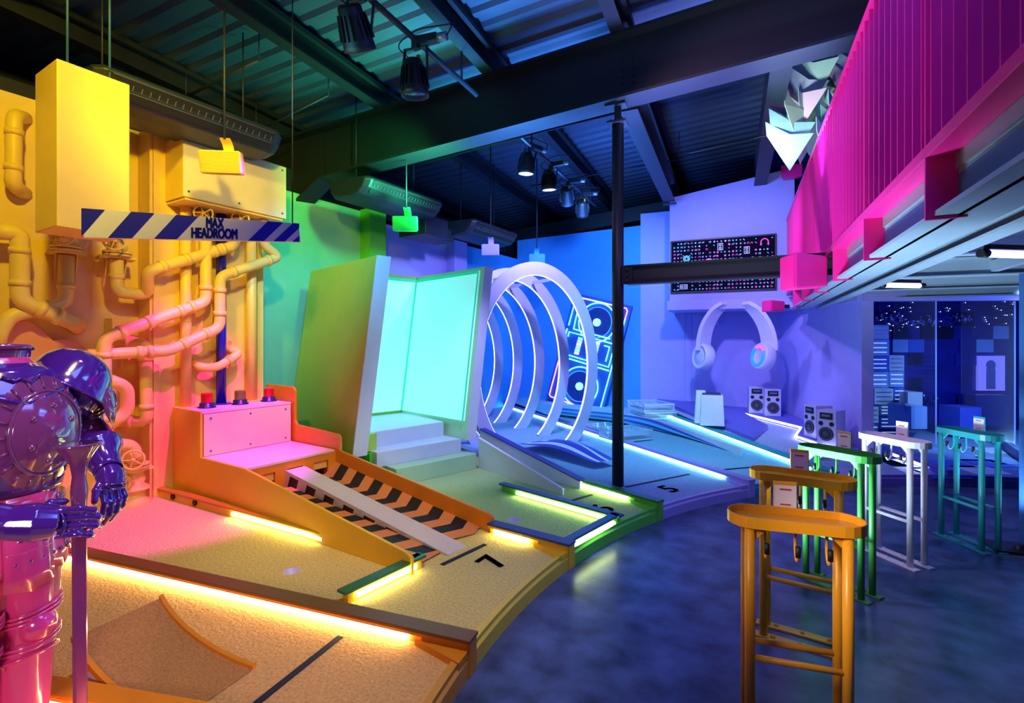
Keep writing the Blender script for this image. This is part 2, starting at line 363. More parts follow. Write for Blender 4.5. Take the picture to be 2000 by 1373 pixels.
# dark edge beams where the roof meets the partitions
m = MB(); m.bar(Vector((XG - .35, -2, 3.95)), Vector((XG - .35, 11, 3.95)), 0.2, 0.35); struct(m.build('ceiling_beam', BEAM))
m = MB(); m.bar(Vector((XG - .3, YB + .25, 4.2)), Vector((-1.6, YB + .45, 4.5)), 0.2, 0.30); struct(m.build('ceiling_beam', BEAM))
# conduits and thin rods under the roof
def conduit(pts, r, label):
    m = MB(); m.tube(pts, r, 6)
    for p in (pts[0], pts[-1]):   # drop rods up to the roof sheet
        s_ = (Vector((p.x, p.y, 0)) - PO).dot(GX); m.cyl(p, (p.x, p.y, zb(s_) + 1.0), .006, 6)
    return tag(m.build('conduit', DRK), label, 'conduit')
conduit([gp(-5.3, 1.4, 4.3), gp(-2, 1.42, 4.62), gp(-.1, 1.45, 4.78)], .015, 'thin dark conduit crossing the blue roof behind the main beam')
conduit([gp(-2.4, 3.6, 4.62), gp(.3, 3.6, 4.75)], .012, 'thin dark conduit under the roof close to the far blue wall')
conduit([gp(-5.0, -3.25, 4.62), gp(-3.55, -3.25, 4.70)], .016, 'short dark rail above the hanging yellow column')
conduit([gp(-4.6, -1.6, 4.45), gp(-3.45, -1.6, 4.62)], .016, 'short dark rail above the yellow loudspeaker')
conduit([gp(-4.5, -.75, 4.35), gp(-3.3, -.75, 4.6)], .014, 'short dark rail above the right end of the headroom sign')
# steel column with its girder to the mezzanine
t = thing('steel_column', 'slim round black steel column standing between lanes five and six', 'column', (PO.x, PO.y, 0))
m = MB(); m.cyl((PO.x, PO.y, 0.10), (PO.x, PO.y, 3.98), 0.062, 28); m.build('shaft', BLK, t)
m = MB(); m.box((PO.x, PO.y, 3.99), (0.2, 0.2, 0.02), 0.15); m.box((PO.x, PO.y, 4.09), (0.07, 0.03, 0.19), 0.15); m.box((PO.x - .02, PO.y, 4.185), (0.22, 0.14, 0.02), 0.15)
for q in (-1, 1): m.cyl((PO.x + q * .06, PO.y - .05, 4.0), (PO.x + q * .06, PO.y - .05, 4.03), .014, 8)
m.build('cap_plate', DRK, t)
t = thing('girder', 'black horizontal girder joining the round column to the mezzanine', 'beam', gp(0, 0, 2.26))
m = MB(); ibeam(m, gp(0.10, 0, 2.26), gp(2.0, 0, 2.27), 0.13, 0.20, 0.015, 0.06); m.build('beam', BLK, t)
m = MB(); m.bar(gp(0.05, -.045, 2.36), gp(0.16, -.045, 2.36), 0.02, 0.20); m.build('end_plate', BLK, t)
for k in range(3):
    m = MB(); m.cyl(gp(0.11, -.05, 2.30 + k * .06), gp(0.11, -.075, 2.30 + k * .06), 0.013, 6); m.build('bolt', DRK, t)
# ================================================================ golf lanes
def clip(poly, p, n):
    out = []
    for i in range(len(poly)):
        a, b = poly[i], poly[(i + 1) % len(poly)]; da = (a[0] - p[0]) * n[0] + (a[1] - p[1]) * n[1]; db = (b[0] - p[0]) * n[0] + (b[1] - p[1]) * n[1]
        if da >= 0: out.append(a)
        if da * db < 0: k = da / (da - db); out.append((a[0] + (b[0] - a[0]) * k, a[1] + (b[1] - a[1]) * k))
    return out
def sector(a0, a1, r0, r1, n=24):
    f = lambda k: a0 + (a1 - a0) * k / n
    return [tuple(pol(f(k), r0)[:2]) for k in range(n + 1)] + [tuple(pol(f(k), r1)[:2]) for k in range(n, -1, -1)]
def rad(x, y): return math.hypot(x - CX, y - CY)
def sheet(name, poly, zf, mt, parent, holes=()):
    bm = bmesh.new(); edges = []
    for loop in [poly] + list(holes):
        vs = [bm.verts.new((p[0], p[1], zf(p[0], p[1]))) for p in loop]
        edges += [bm.edges.new((vs[i], vs[(i + 1) % len(vs)])) for i in range(len(vs))]
    bmesh.ops.triangle_fill(bm, use_beauty=True, use_dissolve=False, edges=edges, normal=(0, 0, 1))
    bmesh.ops.recalc_face_normals(bm, faces=bm.faces)
    for f in bm.faces:
        if f.normal.z < 0: f.normal_flip()
    me = bpy.data.meshes.new(name); bm.to_mesh(me); bm.free(); me.materials.append(mt)
    o = bpy.data.objects.new(name, me); COL.objects.link(o); WM[o] = Matrix.Identity(4)
    if parent: adopt(o, parent)
    return o
CURB = {9: ORA, 8: mat('curb_orange', '#D99A2E', .45), 7: mat('curb_yellow', '#E3C93A', .45), 6: GRN, 5: mat('curb_lilac', '#A79BE8', .45), 4: TEA, 3: mat('curb_violet', '#6A62D6', .45), 2: mat('curb_navy', '#2C3BA0', .45)}
LTH[9] = LTH[8]; LTH[2] = mat('carpet_patch', '#6F93C8', 0.95, bump=1.0, bscale=75, noise=.22, nscale=110, spec=.1)
NAMES = {9: 'tan carpet lane under the knight statue', 8: 'tan carpet lane with the quarter pipe, nearest the camera',
         7: 'yellow carpet lane numbered 7 with the striped ramp', 6: 'green lit carpet lane numbered 6 in front of the glowing booth',
         5: 'blue carpet lane numbered 5 below the white hoops', 4: 'teal carpet lane with the wave rail and clear blocks',
         3: 'lilac carpet lane below the giant headphones', 2: 'blue patchwork carpet lane in the dark room at the right'}
EDGE[2] = 92.0; EDGE[10] = 216.0; SLOPE[2] = 0.0
hole7 = G(570, 1115, .1); hole6 = G(1005, 1015, .1)
LANE = {}
for n_ in range(9, 1, -1):
    a0 = EDGE[n_ + 1] if n_ < 9 else 216.0; a1 = EDGE[n_]
    t = thing('golf_lane', NAMES[n_], 'mini golf lane', pol((a0 + a1) / 2, RR, 0)); LANE[n_] = t
    poly = sector(a0, a1, RR + .05, RR + 8)
    if n_ >= 7: poly = clip(poly, (XW, 0), (1, 0))
    else: poly = clip(poly, (XG, 0), (1, 0))
    if n_ == 9: poly = clip(poly, (0, -.6), (0, 1))
    if n_ > 3: poly = clip(poly, (0, YB), (0, -1))
    if n_ == 3:
        poly = clip(poly, (0, YB + .3), (0, -1))
        e = (A3 - A2).normalized(); poly = clip(poly, A2[:2], (e.y, -e.x)) if True else poly
    if n_ == 2: poly = clip(poly, (RD(0, 9.4))[:2], (sa, -ca)); poly = clip(poly, (A3 - GY * 0)[:2], (0.96, 0.28))
    holes = []
    for nn, h in ((7, hole7), (6, hole6)):
        if nn == n_: holes.append([(h.x + .055 * math.cos(2 * math.pi * k / 24), h.y + .055 * math.sin(2 * math.pi * k / 24)) for k in range(24)])
    sheet('carpet', poly, lambda x, y: laz(n_, rad(x, y)), LTH[n_], t, holes)
    for h in holes:
        m = MB(); m.lathe([(.055, .1), (.052, .1), (.05, .03), (.0001, .03)], (hole7 if n_ == 7 else hole6)[:2] + (0,), n=24); m.build('hole_cup', mat('cup_white', '#C9C0F0', .4), t)
    m = MB(); N = 24; rg = []
    for k in range(N + 1):
        a = a0 + (a1 - a0) * k / N
        rg.append([pol(a, RR + .06, 0), pol(a, RR, 0), pol(a, RR, .085), pol(a, RR + .012, .10), pol(a, RR + .012, .125), pol(a, RR + .05, .125), pol(a, RR + .06, .098)])
    m.loft(rg, 0, smooth=False); m.build('curb', CURB[n_], t)
# seams and markings on the carpets
MARK = mat('black_mark', '#1B2436', 0.9); SEAM = mat('carpet_seam', '#8E8060', 0.95)
def mark_line(n_, p0, p1, wd=.03):
    a, b = G(*p0, .1), G(*p1, .1); m = MB()
    za, zb2 = laz(n_, rad(a.x, a.y)) + .003, laz(n_, rad(b.x, b.y)) + .003
    a = G(*p0, za); b = G(*p1, zb2); m.bar(a, b, wd, .004); m.build('start_line', MARK, LANE[n_])
mark_line(8, (665, 1243), (495, 1378), .035); mark_line(7, (863, 1103), (948, 1063), .035); mark_line(6, (1112, 979), (1156, 966), .035)
mark_line(5, (1222, 951), (1346, 926)); mark_line(4, (1402, 918), (1480, 911)); mark_line(3, (1600, 896), (1790, 893))
for n_, px, py, size in ((7, 964, 1097, .30), (6, 1177, 993, .32), (5, 1307, 955, .32), (4, 1490, 921, .32)):
    p = G(px, py, .11); a = math.degrees(math.atan2(p.y - CY, p.x - CX)); u, v = uv(a)
    p = G(px, py, laz(n_, rad(p.x, p.y)) + .003)
    o = place_text('numeral', text_mesh(str(n_), size, .0015, .007, 1.0), MARK, p, v, u, LANE[n_])
# dividers between the lanes: coloured boards with a dark cap and a light strip in a recess
def divider(label, a, r0, r1, ht, body, ledm, cap=None, dv=0.0, led0=0.35, led1=None, endblock=True, sl=0.0, zr=RR, wd=.085):
    t = thing('lane_divider', label, 'divider', pol(a, r0, 0, dv)); u, v = uv(a)
    P = lambda r, o, z: pol(a, r, z + sl * max(0, r - zr), dv + o)
    m = MB()
    q = lambda o0, o1, z0, z1, ra, rb: m.hexa([P(ra, o0, z0), P(rb, o0, z0), P(rb, o1, z0), P(ra, o1, z0), P(ra, o0, z1), P(rb, o0, z1), P(rb, o1, z1), P(ra, o1, z1)])
    q(-wd / 2 + .03, wd / 2, 0.06, ht - .018, r0, r1); q(-wd / 2, -wd / 2 + .03, ht - .038, ht - .018, r0, r1); m.build('board', body, t)
    m = MB(); q(-wd / 2 - .012, wd / 2 + .006, ht - .018, ht, r0 - .015, r1); m.build('cap', cap or body, t, .003)
    m = MB(); l1 = led1 or r1 - .05
    m.hexa([P(r0 + led0, -wd / 2 + .010, .113), P(l1, -wd / 2 + .010, .113), P(l1, -wd / 2 + .03, .113), P(r0 + led0, -wd / 2 + .03, .113)] + [P(r0 + led0, -wd / 2 + .012, .15), P(l1, -wd / 2 + .012, .15), P(l1, -wd / 2 + .03, .15), P(r0 + led0, -wd / 2 + .03, .15)])
    m.build('led_strip', ledm, t)
    if endblock:
        m = MB(); q(-wd / 2, wd / 2, 0.0, ht - .018, r0 - .01, r0 + .05); q(-wd / 2 - .002, -wd / 2 + .03, .10, ht - .018, r0, r0 + led0 - .09); m.build('end_block', body, t, .003)
        m = MB(); m.prism([P(r0, -wd / 2, 0)[:2], P(r0, -wd / 2 - .10, 0)[:2], P(r0 + led0 - .05, -wd / 2, 0)[:2]], .10, .134); m.build('corner_wedge', body, t)
    return t
D9 = divider('brown orange divider board behind the knight and quarter pipe, lowest left', 199.6, RR + .0, 10.2, .19, ORA, LED8)
D8 = divider('long orange divider board with dark cap between the quarter pipe and yellow return lane', 191.4, RR, 9.65, .19, ORA, LED8, mat('cap_dark_reflection', '#7A4A1E', .35))  # brown cap: reflected darkness painted onto the orange board's top
D7 = divider('short yellow divider board at the foot of the striped ramp', 176.2, RR, RR + .74, .19, SYL, LED7, mat('cap_navy', '#2E3A78', .35))
D6 = divider('green divider board in front of the black column', 160.8, RR, RR + 1.05, .19, GRN, LED6, mat('cap_green', '#2E6F3A', .35))
D5 = divider('lilac divider board running back from lane five past the hoops', 145.2, RR, 11.85, .19, CURB[5], LED5, sl=.010)
D4 = divider('teal divider board running back to the stacked clear blocks', 132.2, RR, 9.05, .19, CURB[4], LED4, sl=.036)
D3 = divider('violet divider board ending below the white stand', 116.9, RR, RR + 1.0, .19, CURB[3], LED3, sl=.03)
# the low return-lane boards (L shaped)
def low_board(label, pts, body, ledm, cap, ht=.185, side=1, led=(0.06, 0.06)):
    t = thing('lane_board', label, 'divider', (pts[0].x, pts[0].y, .1)); 
    for i in range(len(pts) - 1):
        a, b = pts[i].copy(), pts[i + 1].copy(); a.z = b.z = 0; d = (b - a).normalized(); s_ = Vector((d.y, -d.x, 0)) * side
        Z = lambda p, z: Vector((p.x, p.y, z))
        m = MB(); m.bar(Z(a, (.10 + ht) / 2 - .01), Z(b, (.10 + ht) / 2 - .01), .05, ht - .12); m.build('board', body, t)
        m = MB(); m.bar(Z(a - d * .03, ht - .009), Z(b + d * .03, ht - .009), .08, .018); m.build('cap', cap, t, .003)
        a2, b2 = a + s_ * .034 + d * led[0], b + s_ * .034 - d * led[1]
        m = MB(); m.bar(Z(a2, .135), Z(b2, .135), .016, .024); m.build('led_strip', ledm, t)
    return t
low_board('green board closing the return lane in front of the glowing booth', [pol(167.5, RR + 1.42), pol(167.5, RR + .03)], GRN, LED6, mat('cap_blue', '#2B4F86', .35), side=1, led=(.22, .08))
low_board('short green board across the near end of the lane with the dark hole', [pol(167.7, RR + .06), pol(176.0, RR + .06)], GRN, LED6, MATS['cap_blue'], side=-1)
YP = lambda X: 2.62 - (X + 2.4) * -0.02
low_board('yellow board with light strip along the foot of the yellow ramp side', [Vector((-5.9, 2.52, 0)), Vector((-2.42, 2.64, 0))], SYL, LED7, mat('cap_yellow', '#B78A1E', .4), side=1, led=(1.42, .05))
low_board('short yellow board across the near end of the lane with the purple hole', [Vector((-2.40, 2.66, 0)), Vector((-2.44, 2.06, 0))], SYL, LED7, MATS['cap_green'], side=-1)

low_board('far lit board crossing the blue patchwork lane behind the turquoise stand', [G(1880, 815, .15), G(2030, 918, .15)], CURB[2], LED4, MATS['cap_navy'], side=-1)
# ================================================================ yellow zone
# hanging yellow column on two rods
t = thing('hanging_column', 'square yellow column hung from the roof by two rods', 'column', (-5.03, 1.66, 2.5))
m = MB(); m.box((-5.03, 1.66, 3.115), (.44, .46, 1.23)); m.build('casing', YEL, t, .006)
for x, y in ((-5.03, 1.56), (-4.88, 1.78)):
    m = MB(); m.cyl((x, y, 3.72), (x, y, 5.02), .009, 8); m.build('rod', BLUS, t)
# headroom sign
SL, SR = Vector((-4.47, 1.46, 0)), Vector((-3.57, 2.57, 0)); sd = (SR - SL).normalized(); sn = Vector((sd.y, -sd.x, 0)); SW = (SR - SL).length
t = thing('headroom_sign', 'blue and white striped sign reading MAX HEADROOM, hung on rods', 'sign', (-4.02, 2.02, 2.4))
TLz, TRz, BLz, BRz = 2.59, 2.59, 2.385, 2.445
def SP(x, k, off=0.0):   # x along the sign, k 0..1 from bottom to top
    zt = TLz + (TRz - TLz) * x / SW; z0 = BLz + (BRz - BLz) * x / SW
    return SL + sd * x + sn * off + Vector((0, 0, z0 + (zt - z0) * k))
SWT = mat('sign_white', '#F1EBDC', .4); SBL = mat('sign_blue', '#2422B4', .4)
edge = [SP(0.02, 0), SP(SW, 0), SP(SW - .015, 1), SP(-.005, 1)]
m = MB(); m.plate([p + sn * 0 for p in edge], -sn * .035); m.build('board', [SWT], t, .001)
lean = .14
def stripe(x0, x1):
    pts = []
    a = [(x0, 0.0), (x1, 0.0), (x1 + lean, 1.0), (x0 + lean, 1.0)]
    poly = clip(clip([(p[0], p[1]) for p in a], (.005, 0), (1, 0)), (SW - .008, 0), (-1, 0))
    if len(poly) > 2: m = MB(); m.plate([SP(x, k, .001) for x, k in poly], sn * .003); m.build('stripe', SBL, t)
for x0, x1 in ((-.16, .0), (.16, .30), (.44, .58), (1.055, 1.165), (1.235, 1.315), (1.37, 1.5)): stripe(x0, x1)
for txt, x, k, sz in (('MAX', .83, .735, .105), ('HEADROOM', .83, .275, .105)):
    me = text_mesh(txt, sz, .0015, .0036, .52); place_text('lettering', me, SBL, SP(x, k, .004), (SP(1, k) - SP(.5, k)), Vector((0, 0, 1)), t)
for x in (SW - .06,):
    m = MB(); p = SP(x, 1, -.02); m.cyl(p, (p.x, p.y, 5.05), .005, 6); m.build('rod', DRK, t)
m = MB(); p = SP(.2, .5, -.03); m.bar(p, p + Vector((-.30, .12, 0)), .04, .10); m.build('arm', DRK, t)
# bulkhead box with a screwed panel at the top of the chase
t = thing('bulkhead_box', 'boxed yellow bulkhead with a pale screwed front panel above the valves', 'box', (-5.6, 3.13, 3.08))
m = MB(); m.box((-5.61, 3.13, 3.385), (.42, 1.12, .61)); m.box((-5.61, 3.11, 3.06), (.46, 1.06, .02)); m.build('casing', YEL, t, .004)
m = MB(); m.box((-5.395, 3.13, 3.385), (.012, 1.12, .60)); m.build('front_panel', mat('panel_paint', '#EAD9B0', .45), t, .002)
for y in (2.62, 3.13, 3.64):
    for z in (3.14, 3.64):
        m = MB(); m.cyl((-5.389, y, z), (-5.384, y, z), .011, 10); m.build('screw', BLUS, t)
# hung loudspeakers, one row
def pa_speaker(p, face, col, label, sizes=(.36, .20, .17), tilt=12, zr=4.75, rod=True, shelf=False):
    t = thing('loudspeaker', label, 'loudspeaker', (0, 0, 0), 'hung loudspeakers')
    w_, h_, d_ = sizes; m = MB()
    prof = [(-w_ / 2, 0), (w_ / 2, 0), (w_ / 2 * .82, d_), (-w_ / 2 * .82, d_)]
    m.add([(x, -d_ / 2 + y, z) for z in (-h_ / 2, h_ / 2) for x, y in prof], [(3, 2, 1, 0), (4, 5, 6, 7), (0, 1, 5, 4), (1, 2, 6, 5), (2, 3, 7, 6), (3, 0, 4, 7)])
    Rt = Matrix.Rotation(R(tilt), 4, 'X'); m.xform(Rt); m.build('cabinet', col, t, .02)
    m = MB()
    for k in range(15):
        z = -h_ * .43 + h_ * .86 * k / 14; m.box((0, -d_ / 2 - .002, z), (w_ * .93, .006, h_ * .03))
    m.xform(Rt); m.build('grille', col, t)
    m = MB(); pts = [(0, d_ * .35, h_ * .2), (0, d_ * .75, h_ * .55), (0, d_ * .55, h_ * .95), (0, d_ * .1, h_ * 1.15)]
    pts = fillet(pts, .08, 4); rings = []
    for q in pts: rings.append([Vector(q) + Vector((x, 0, 0)) + Vector((0, yy, 0)) for x, yy in ((-.045, 0), (.045, 0), (.045, .012), (-.045, .012))])
    m.loft(rings, smooth=False); m.build('bracket', col, t)
    if rod:
        m = MB(); zr = zb((Vector((p[0], p[1], 0)) - PO).dot(GX)) + 1.0; m.cyl((0, d_ * .1, h_ * 1.1), (0, d_ * .1, zr - p[2]), .010, 8); m.build('rod', DRK, t)
    t.location = p; t.rotation_euler = (0, 0, face); return t
pa_speaker((-4.6, 2.53, 3.25), R(38), YEL, 'yellow loudspeaker hung in front of the yellow bulkhead', (.36, .20, .16), 14, 4.8)
pa_speaker((-4.6, 4.85, 3.16), R(32), mat('spk_green', '#37D86A', .45), 'green loudspeaker hung above the leaning booth', (.33, .19, .16), 10, 4.4)
pa_speaker((-4.6, 6.77, 3.12), R(30), LIL, 'lilac loudspeaker hung between the booth and the hoops', (.29, .18, .16), 8, 4.4)
pa_speaker((-4.55, 8.2, 3.17), R(30), BLU, 'blue loudspeaker hung behind the top of the front hoop', (.30, .18, .16), 8, 4.4)
# air conditioners under the roof
ACM = mat('ac_body', '#1D2638', .45)
def ac_unit(y0, y1, label, z=3.60):
    t = thing('air_conditioner', label, 'air conditioner', (-5.2, (y0 + y1) / 2, z), 'air conditioners along the roof')
    prof = [(-4.90, .24), (-4.86, .20), (-4.92, .10), (-5.02, .02), (-5.2, 0), (-5.55, .03), (-5.62, .12), (-5.62, .25), (-5.2, .26)]
    m = MB(); rg = []
    for y, k in ((y0, .85), (y0 + .07, 1), (y1 - .07, 1), (y1, .85)):
        rg.append([Vector((-5.24 + (x + 5.24) * k, y, z + .13 + (h - .13) * k)) for x, h in prof])
    m.loft(rg, smooth=False); m.build('casing', ACM, t, .012)
    m = MB(); n = Vector((.78, 0, -.62))
    a = Vector((-4.862, 0, z + .185)); b = Vector((-4.97, 0, z + .04))
    for k in (.02, .62):
        p = a + (b - a) * k + n * .003; m.bar(Vector((p.x, y0 + .12, p.z)), Vector((p.x, y1 - .12, p.z)), .006, .006)
    m.build('louvre', mat('louvre_grey', '#59626E', .4, .4), t)
    m = MB(); m.plate([Vector((a.x, y0 + .11, a.z)) - n * .004, Vector((a.x, y1 - .11, a.z)) - n * .004, Vector((b.x, y1 - .11, b.z)) - n * .004, Vector((b.x, y0 + .11, b.z)) - n * .004], n * .006); m.build('slot', RUB, t)
    N = 22; m = MB()
    for k in range(N):
        y = y0 + .14 + (y1 - y0 - .28) * k / (N - 1); p = a + n * .004; q = b + n * .004
        m.bar(Vector((p.x, y, p.z)) * .75 + Vector((q.x, y, q.z)) * .25, Vector((p.x, y, p.z)) * .5 + Vector((q.x, y, q.z)) * .5, .006, .008)
    m.build('grille', mat('grille_grey', '#6B7480', .4, .4), t)
    for y in (y0 + .2, y1 - .2):
        m = MB(); m.cyl((-5.3, y, z + .25), (-5.3, y, 4.98), .008, 6); m.build('rod', DRK, t)
ac_unit(1.68, 3.32, 'long dark ceiling air conditioner behind the hanging yellow column', 3.62)
ac_unit(4.45, 5.95, 'dark ceiling air conditioner above the green wall', 3.50)
ac_unit(6.7, 8.1, 'dark ceiling air conditioner above the lilac wall, farthest of the row', 3.42)
t = thing('air_duct', 'dark rectangular duct piece between the two far air conditioners', 'duct', (-5.5, 6.3, 3.3))
m = MB(); m.box((-5.5, 6.2, 3.45), (.55, .55, .30)); m.build('duct_box', ACM, t, .01)
m = MB(); m.box((-5.55, 6.62, 3.42), (.40, .32, .22)); m.build('duct_outlet', ACM, t, .01)
# ---------------------------------------------------------------- pipes and valves
def pipe(label, pts, r=.056, mt=YEL, rad=.075, collars=True, flanges=()):
    t = thing('pipe', label, 'pipe', tuple(pts[0]), 'pipes on the yellow wall')
    m = MB(); m.tube(fillet(pts, rad, 6), r, 16); m.build('tube', mt, t)
    P = [Vector(p) for p in pts]
    if collars:
        for i in range(1, len(P) - 1):
            for q in (P[i - 1], P[i + 1]):
                d = q - P[i]
                if d.length < .30: continue
                d.normalize(); k = .125; c = P[i] + d * k
                m = MB(); m.tube([c, c + d * .05], r + .008, 16); m.build('collar', mt, t)
    for i in flanges:
        a = P[i]; d = (P[1] - P[0] if i == 0 else P[-2] - P[-1]).normalized()
        m = MB(); m.tube([a, a + d * .025], r + .05, 20); m.build('flange', mt, t)
    return t
XP = -5.84; XC = -5.56
W = lambda X, *pp: [WX(px, py, X) for px, py in pp]
pipe('yellow pipe with two elbows high at the left edge of the wall', [Vector((XW, *W(XP, (60, 222))[0][1:]))] + W(XP, (28, 224), (26, 362)) + [Vector((XW, *W(XP, (60, 372))[0][1:]))])
pipe('thick yellow pipe dropping then sloping down right, left of the first valve', W(XP + .05, (-10, 452), (39, 455), (39, 588), (150, 634)) + [Vector((XW, *W(XW, (150, 640))[0][1:]))], .066)
pipe('yellow pipe from the first valve bending back down left behind the knight', W(XP, (130, 500), (129, 592), (22, 616), (4, 640), (-10, 680)), .058)
pipe('yellow pipe from the second valve rising right to the third valve', W(XP + .1, (228, 508), (228, 571), (288, 576)) + W(XC, (288, 530), (392, 499), (458, 480), (461, 430)), .056)
pipe('long pink lit pipe stepping from the top down to the base valve', W(XC, (402, 425), (402, 590), (322, 618), (203, 661), (204, 850)) + W(XC, (222, 868), (262, 870), (266, 905)), .056)
pipe('yellow pipe looping past the blue column down to the wall low left', W(XC + .06, (514, 430), (515, 478), (545, 502), (430, 540), (429, 640), (330, 686)) + W(XC - .04, (235, 690), (170, 694)), .054)
pipe('short upright yellow pipe with both ends flanged to the wall', [Vector((XW, *W(XP + .1, (247, 668))[0][1:]))] + W(XP + .1, (284, 670), (287, 824)) + [Vector((XW, *W(XP + .1, (247, 828))[0][1:]))], .055, flanges=(0, -1))
pipe('small bracket shaped yellow pipe beside the stepping pipe', W(XC - .02, (212, 742), (249, 756), (249, 806), (212, 830)), .056)
pipe('short curved yellow pipe stub on the chase crossing the blue column', [Vector((-5.75, *W(-5.62, (386, 708))[0][1:]))] + W(-5.60, (392, 718), (424, 718), (470, 689)) + [Vector((-5.75, *W(-5.62, (452, 680))[0][1:]))], .046, flanges=(0, -1))
def standpipe(label, px, r, mt):
    p, _ = ONLINE(px, (-5.66, 2), (-5.66, 5)); t = thing('standpipe', label, 'pipe', (p.x, p.y, .97))
    m = MB(); m.cyl((p.x, p.y, .97), (p.x, p.y, 3.08), r, 20); m.build('tube', mt, t)
    m = MB(); m.cyl((p.x, p.y, .97), (p.x, p.y, .985), r + .05, 24); m.build('base_flange', mt, t)
standpipe('upright yellow pipe at the left end of the top step', 363, .052, YEL)
standpipe('upright dark blue pipe between the two yellow ones on the top step', 432, .05, mat('blue_pipe', '#1A1CA0', .25))
standpipe('upright yellow pipe at the right end of the top step', 491, .055, YEL)
def valve(p, label, stand=False, s=1.0, rz=0.0, brackets=True):
    t = thing('valve', label, 'valve', (0, 0, 0), 'valves with handwheels')
    m = MB()
    for z in (0.0, .028): m.cyl((0, 0, z), (0, 0, z + .02), .115 * s, 24)
    m.build('lower_flange', YEL, t)
    for k in range(6):
        a = k * math.pi / 3; m = MB(); m.cyl((.095 * s * math.cos(a), .095 * s * math.sin(a), -.006), (.095 * s * math.cos(a), .095 * s * math.sin(a), .062), .010, 6); m.build('bolt', YEL, t)
    m = MB(); m.lathe([(.05, .04), (.055, .05), (.08, .075), (.085, .10), (.07, .13), (.05, .15), (.05, .18)], (0, 0, 0), n=20)
    m.lathe([(.045, .05), (.05, .10), (.062, .10), (.062, .13), (.03, .13), (.022, .20)], (0, 0, .10), axis=(1, -.25, .1), n=16); m.build('body', YEL, t)
    c = Vector((.215, -.054, .12)); ax = Vector((1, -.25, .1)).normalized(); e1 = ax.cross(Vector((0, 0, 1))).normalized(); e2 = ax.cross(e1)
    m = MB(); m.tube([c + (e1 * math.cos(k * math.pi / 12) + e2 * math.sin(k * math.pi / 12)) * .085 for k in range(24)], .010, 8, closed=True)
    for k in range(5):
        a = k * 2 * math.pi / 5; m.tube([c, c + (e1 * math.cos(a) + e2 * math.sin(a)) * .085], .006, 6)
    m.ball(c, .02, 10); m.build('handwheel', YEL, t)
    if brackets:
        m = MB()
        for q in (-1, 1): m.plate([(0, q * .07, 0), (-.16, q * .07, 0), (-.16, q * .07, -.26)], (0, q * .01, 0))
        m.box((-.06, 0, -.01), (.22, .28, .02)); m.build('bracket', YEL, t)
    if stand:
        m = MB(); m.lathe([(.12, -.20), (.12, -.18), (.07, -.15), (.085, -.10), (.065, -.04), (.11, -.02), (.11, 0)], (0, 0, 0), n=24)
        m.lathe([(.05, .02), (.055, .11), (.07, .11), (.07, .125), (.045, .125), (.045, .06)], (0, 0, -.11), axis=(.6, -.8, 0), n=16); m.build('base', YEL, t)
    t.location = p; t.rotation_euler = (0, 0, rz); t.scale = (1, 1, 1); return t
valve(W(XP, (131, 492))[0], 'yellow valve under the hanging column, leftmost', rz=-.2)
valve(W(XP + .1, (229, 502))[0], 'yellow valve with handwheel below the left end of the sign', rz=-.2)
valve(W(-5.66, (396, 447))[0], 'yellow valve just above the sign, left of the upper pair', rz=-.2)
valve(W(-5.66, (466, 456))[0], 'yellow valve just above the sign, right of the upper pair', rz=-.2)
valve(W(-5.66, (264, 914))[0], 'pink lit yellow valve standing on the carpet beside the orange step block', True, rz=-.2)
vb = W(-5.66, (264, 914))[0]
t = thing('loose_valve_foot', 'yellow flared pipe foot on the carpet below the pink lit valve', 'pipe', (vb.x, vb.y, .1))
m = MB(); m.lathe([(.13, .10), (.13, .125), (.085, .16), (.08, vb.z - .21), (.10, vb.z - .2)], (vb.x, vb.y, 0), n=24); m.build('foot', YEL, t)
# little arrow bracket and pressure stub on the wall
p = W(-5.95, (222, 635))[0]
t = thing('pipe_clip', 'small square yellow clip bracket on the wall above the stepping pipe', 'bracket', tuple(p))
m = MB(); m.box(p, (.10, .10, .13), .3); m.build('clip_body', YEL, t, .006)
m = MB(); m.bar(p + Vector((.05, .06, -.02)), p + Vector((.1, .28, -.06)), .02, .02); m.bar(p + Vector((.02, .05, -.06)), p + Vector((.02, .06, -.42)), .02, .02); m.build('clip_arm', YEL, t)
# cloud cut-out
p0 = W(-5.93, (30, 690))[0]; m = MB(); pts = []
for (cy, cz, r_, a0, a1) in ((-.42, -.05, .22, 200, 30), (-.05, .13, .24, 170, 40), (.30, -.02, .20, 110, -60)):
    for k in range(11):
        a = R(a0 + (a1 - a0) * k / 10); pts.append(Vector((-5.96, p0.y + .02 + cy + r_ * math.cos(a), p0.z - .06 + cz + r_ * math.sin(a))))
pts += [Vector((-5.96, p0.y + .35, p0.z - .5)), Vector((-5.96, p0.y - .5, p0.z - .5))]
m.plate(pts, (.03, 0, 0)); o = m.build('cloud_cutout', mat('cloud_peach', '#F0A06A', .5)); tag(o, 'peach cloud shaped cut-out on the yellow wall behind the knight', 'cut-out')
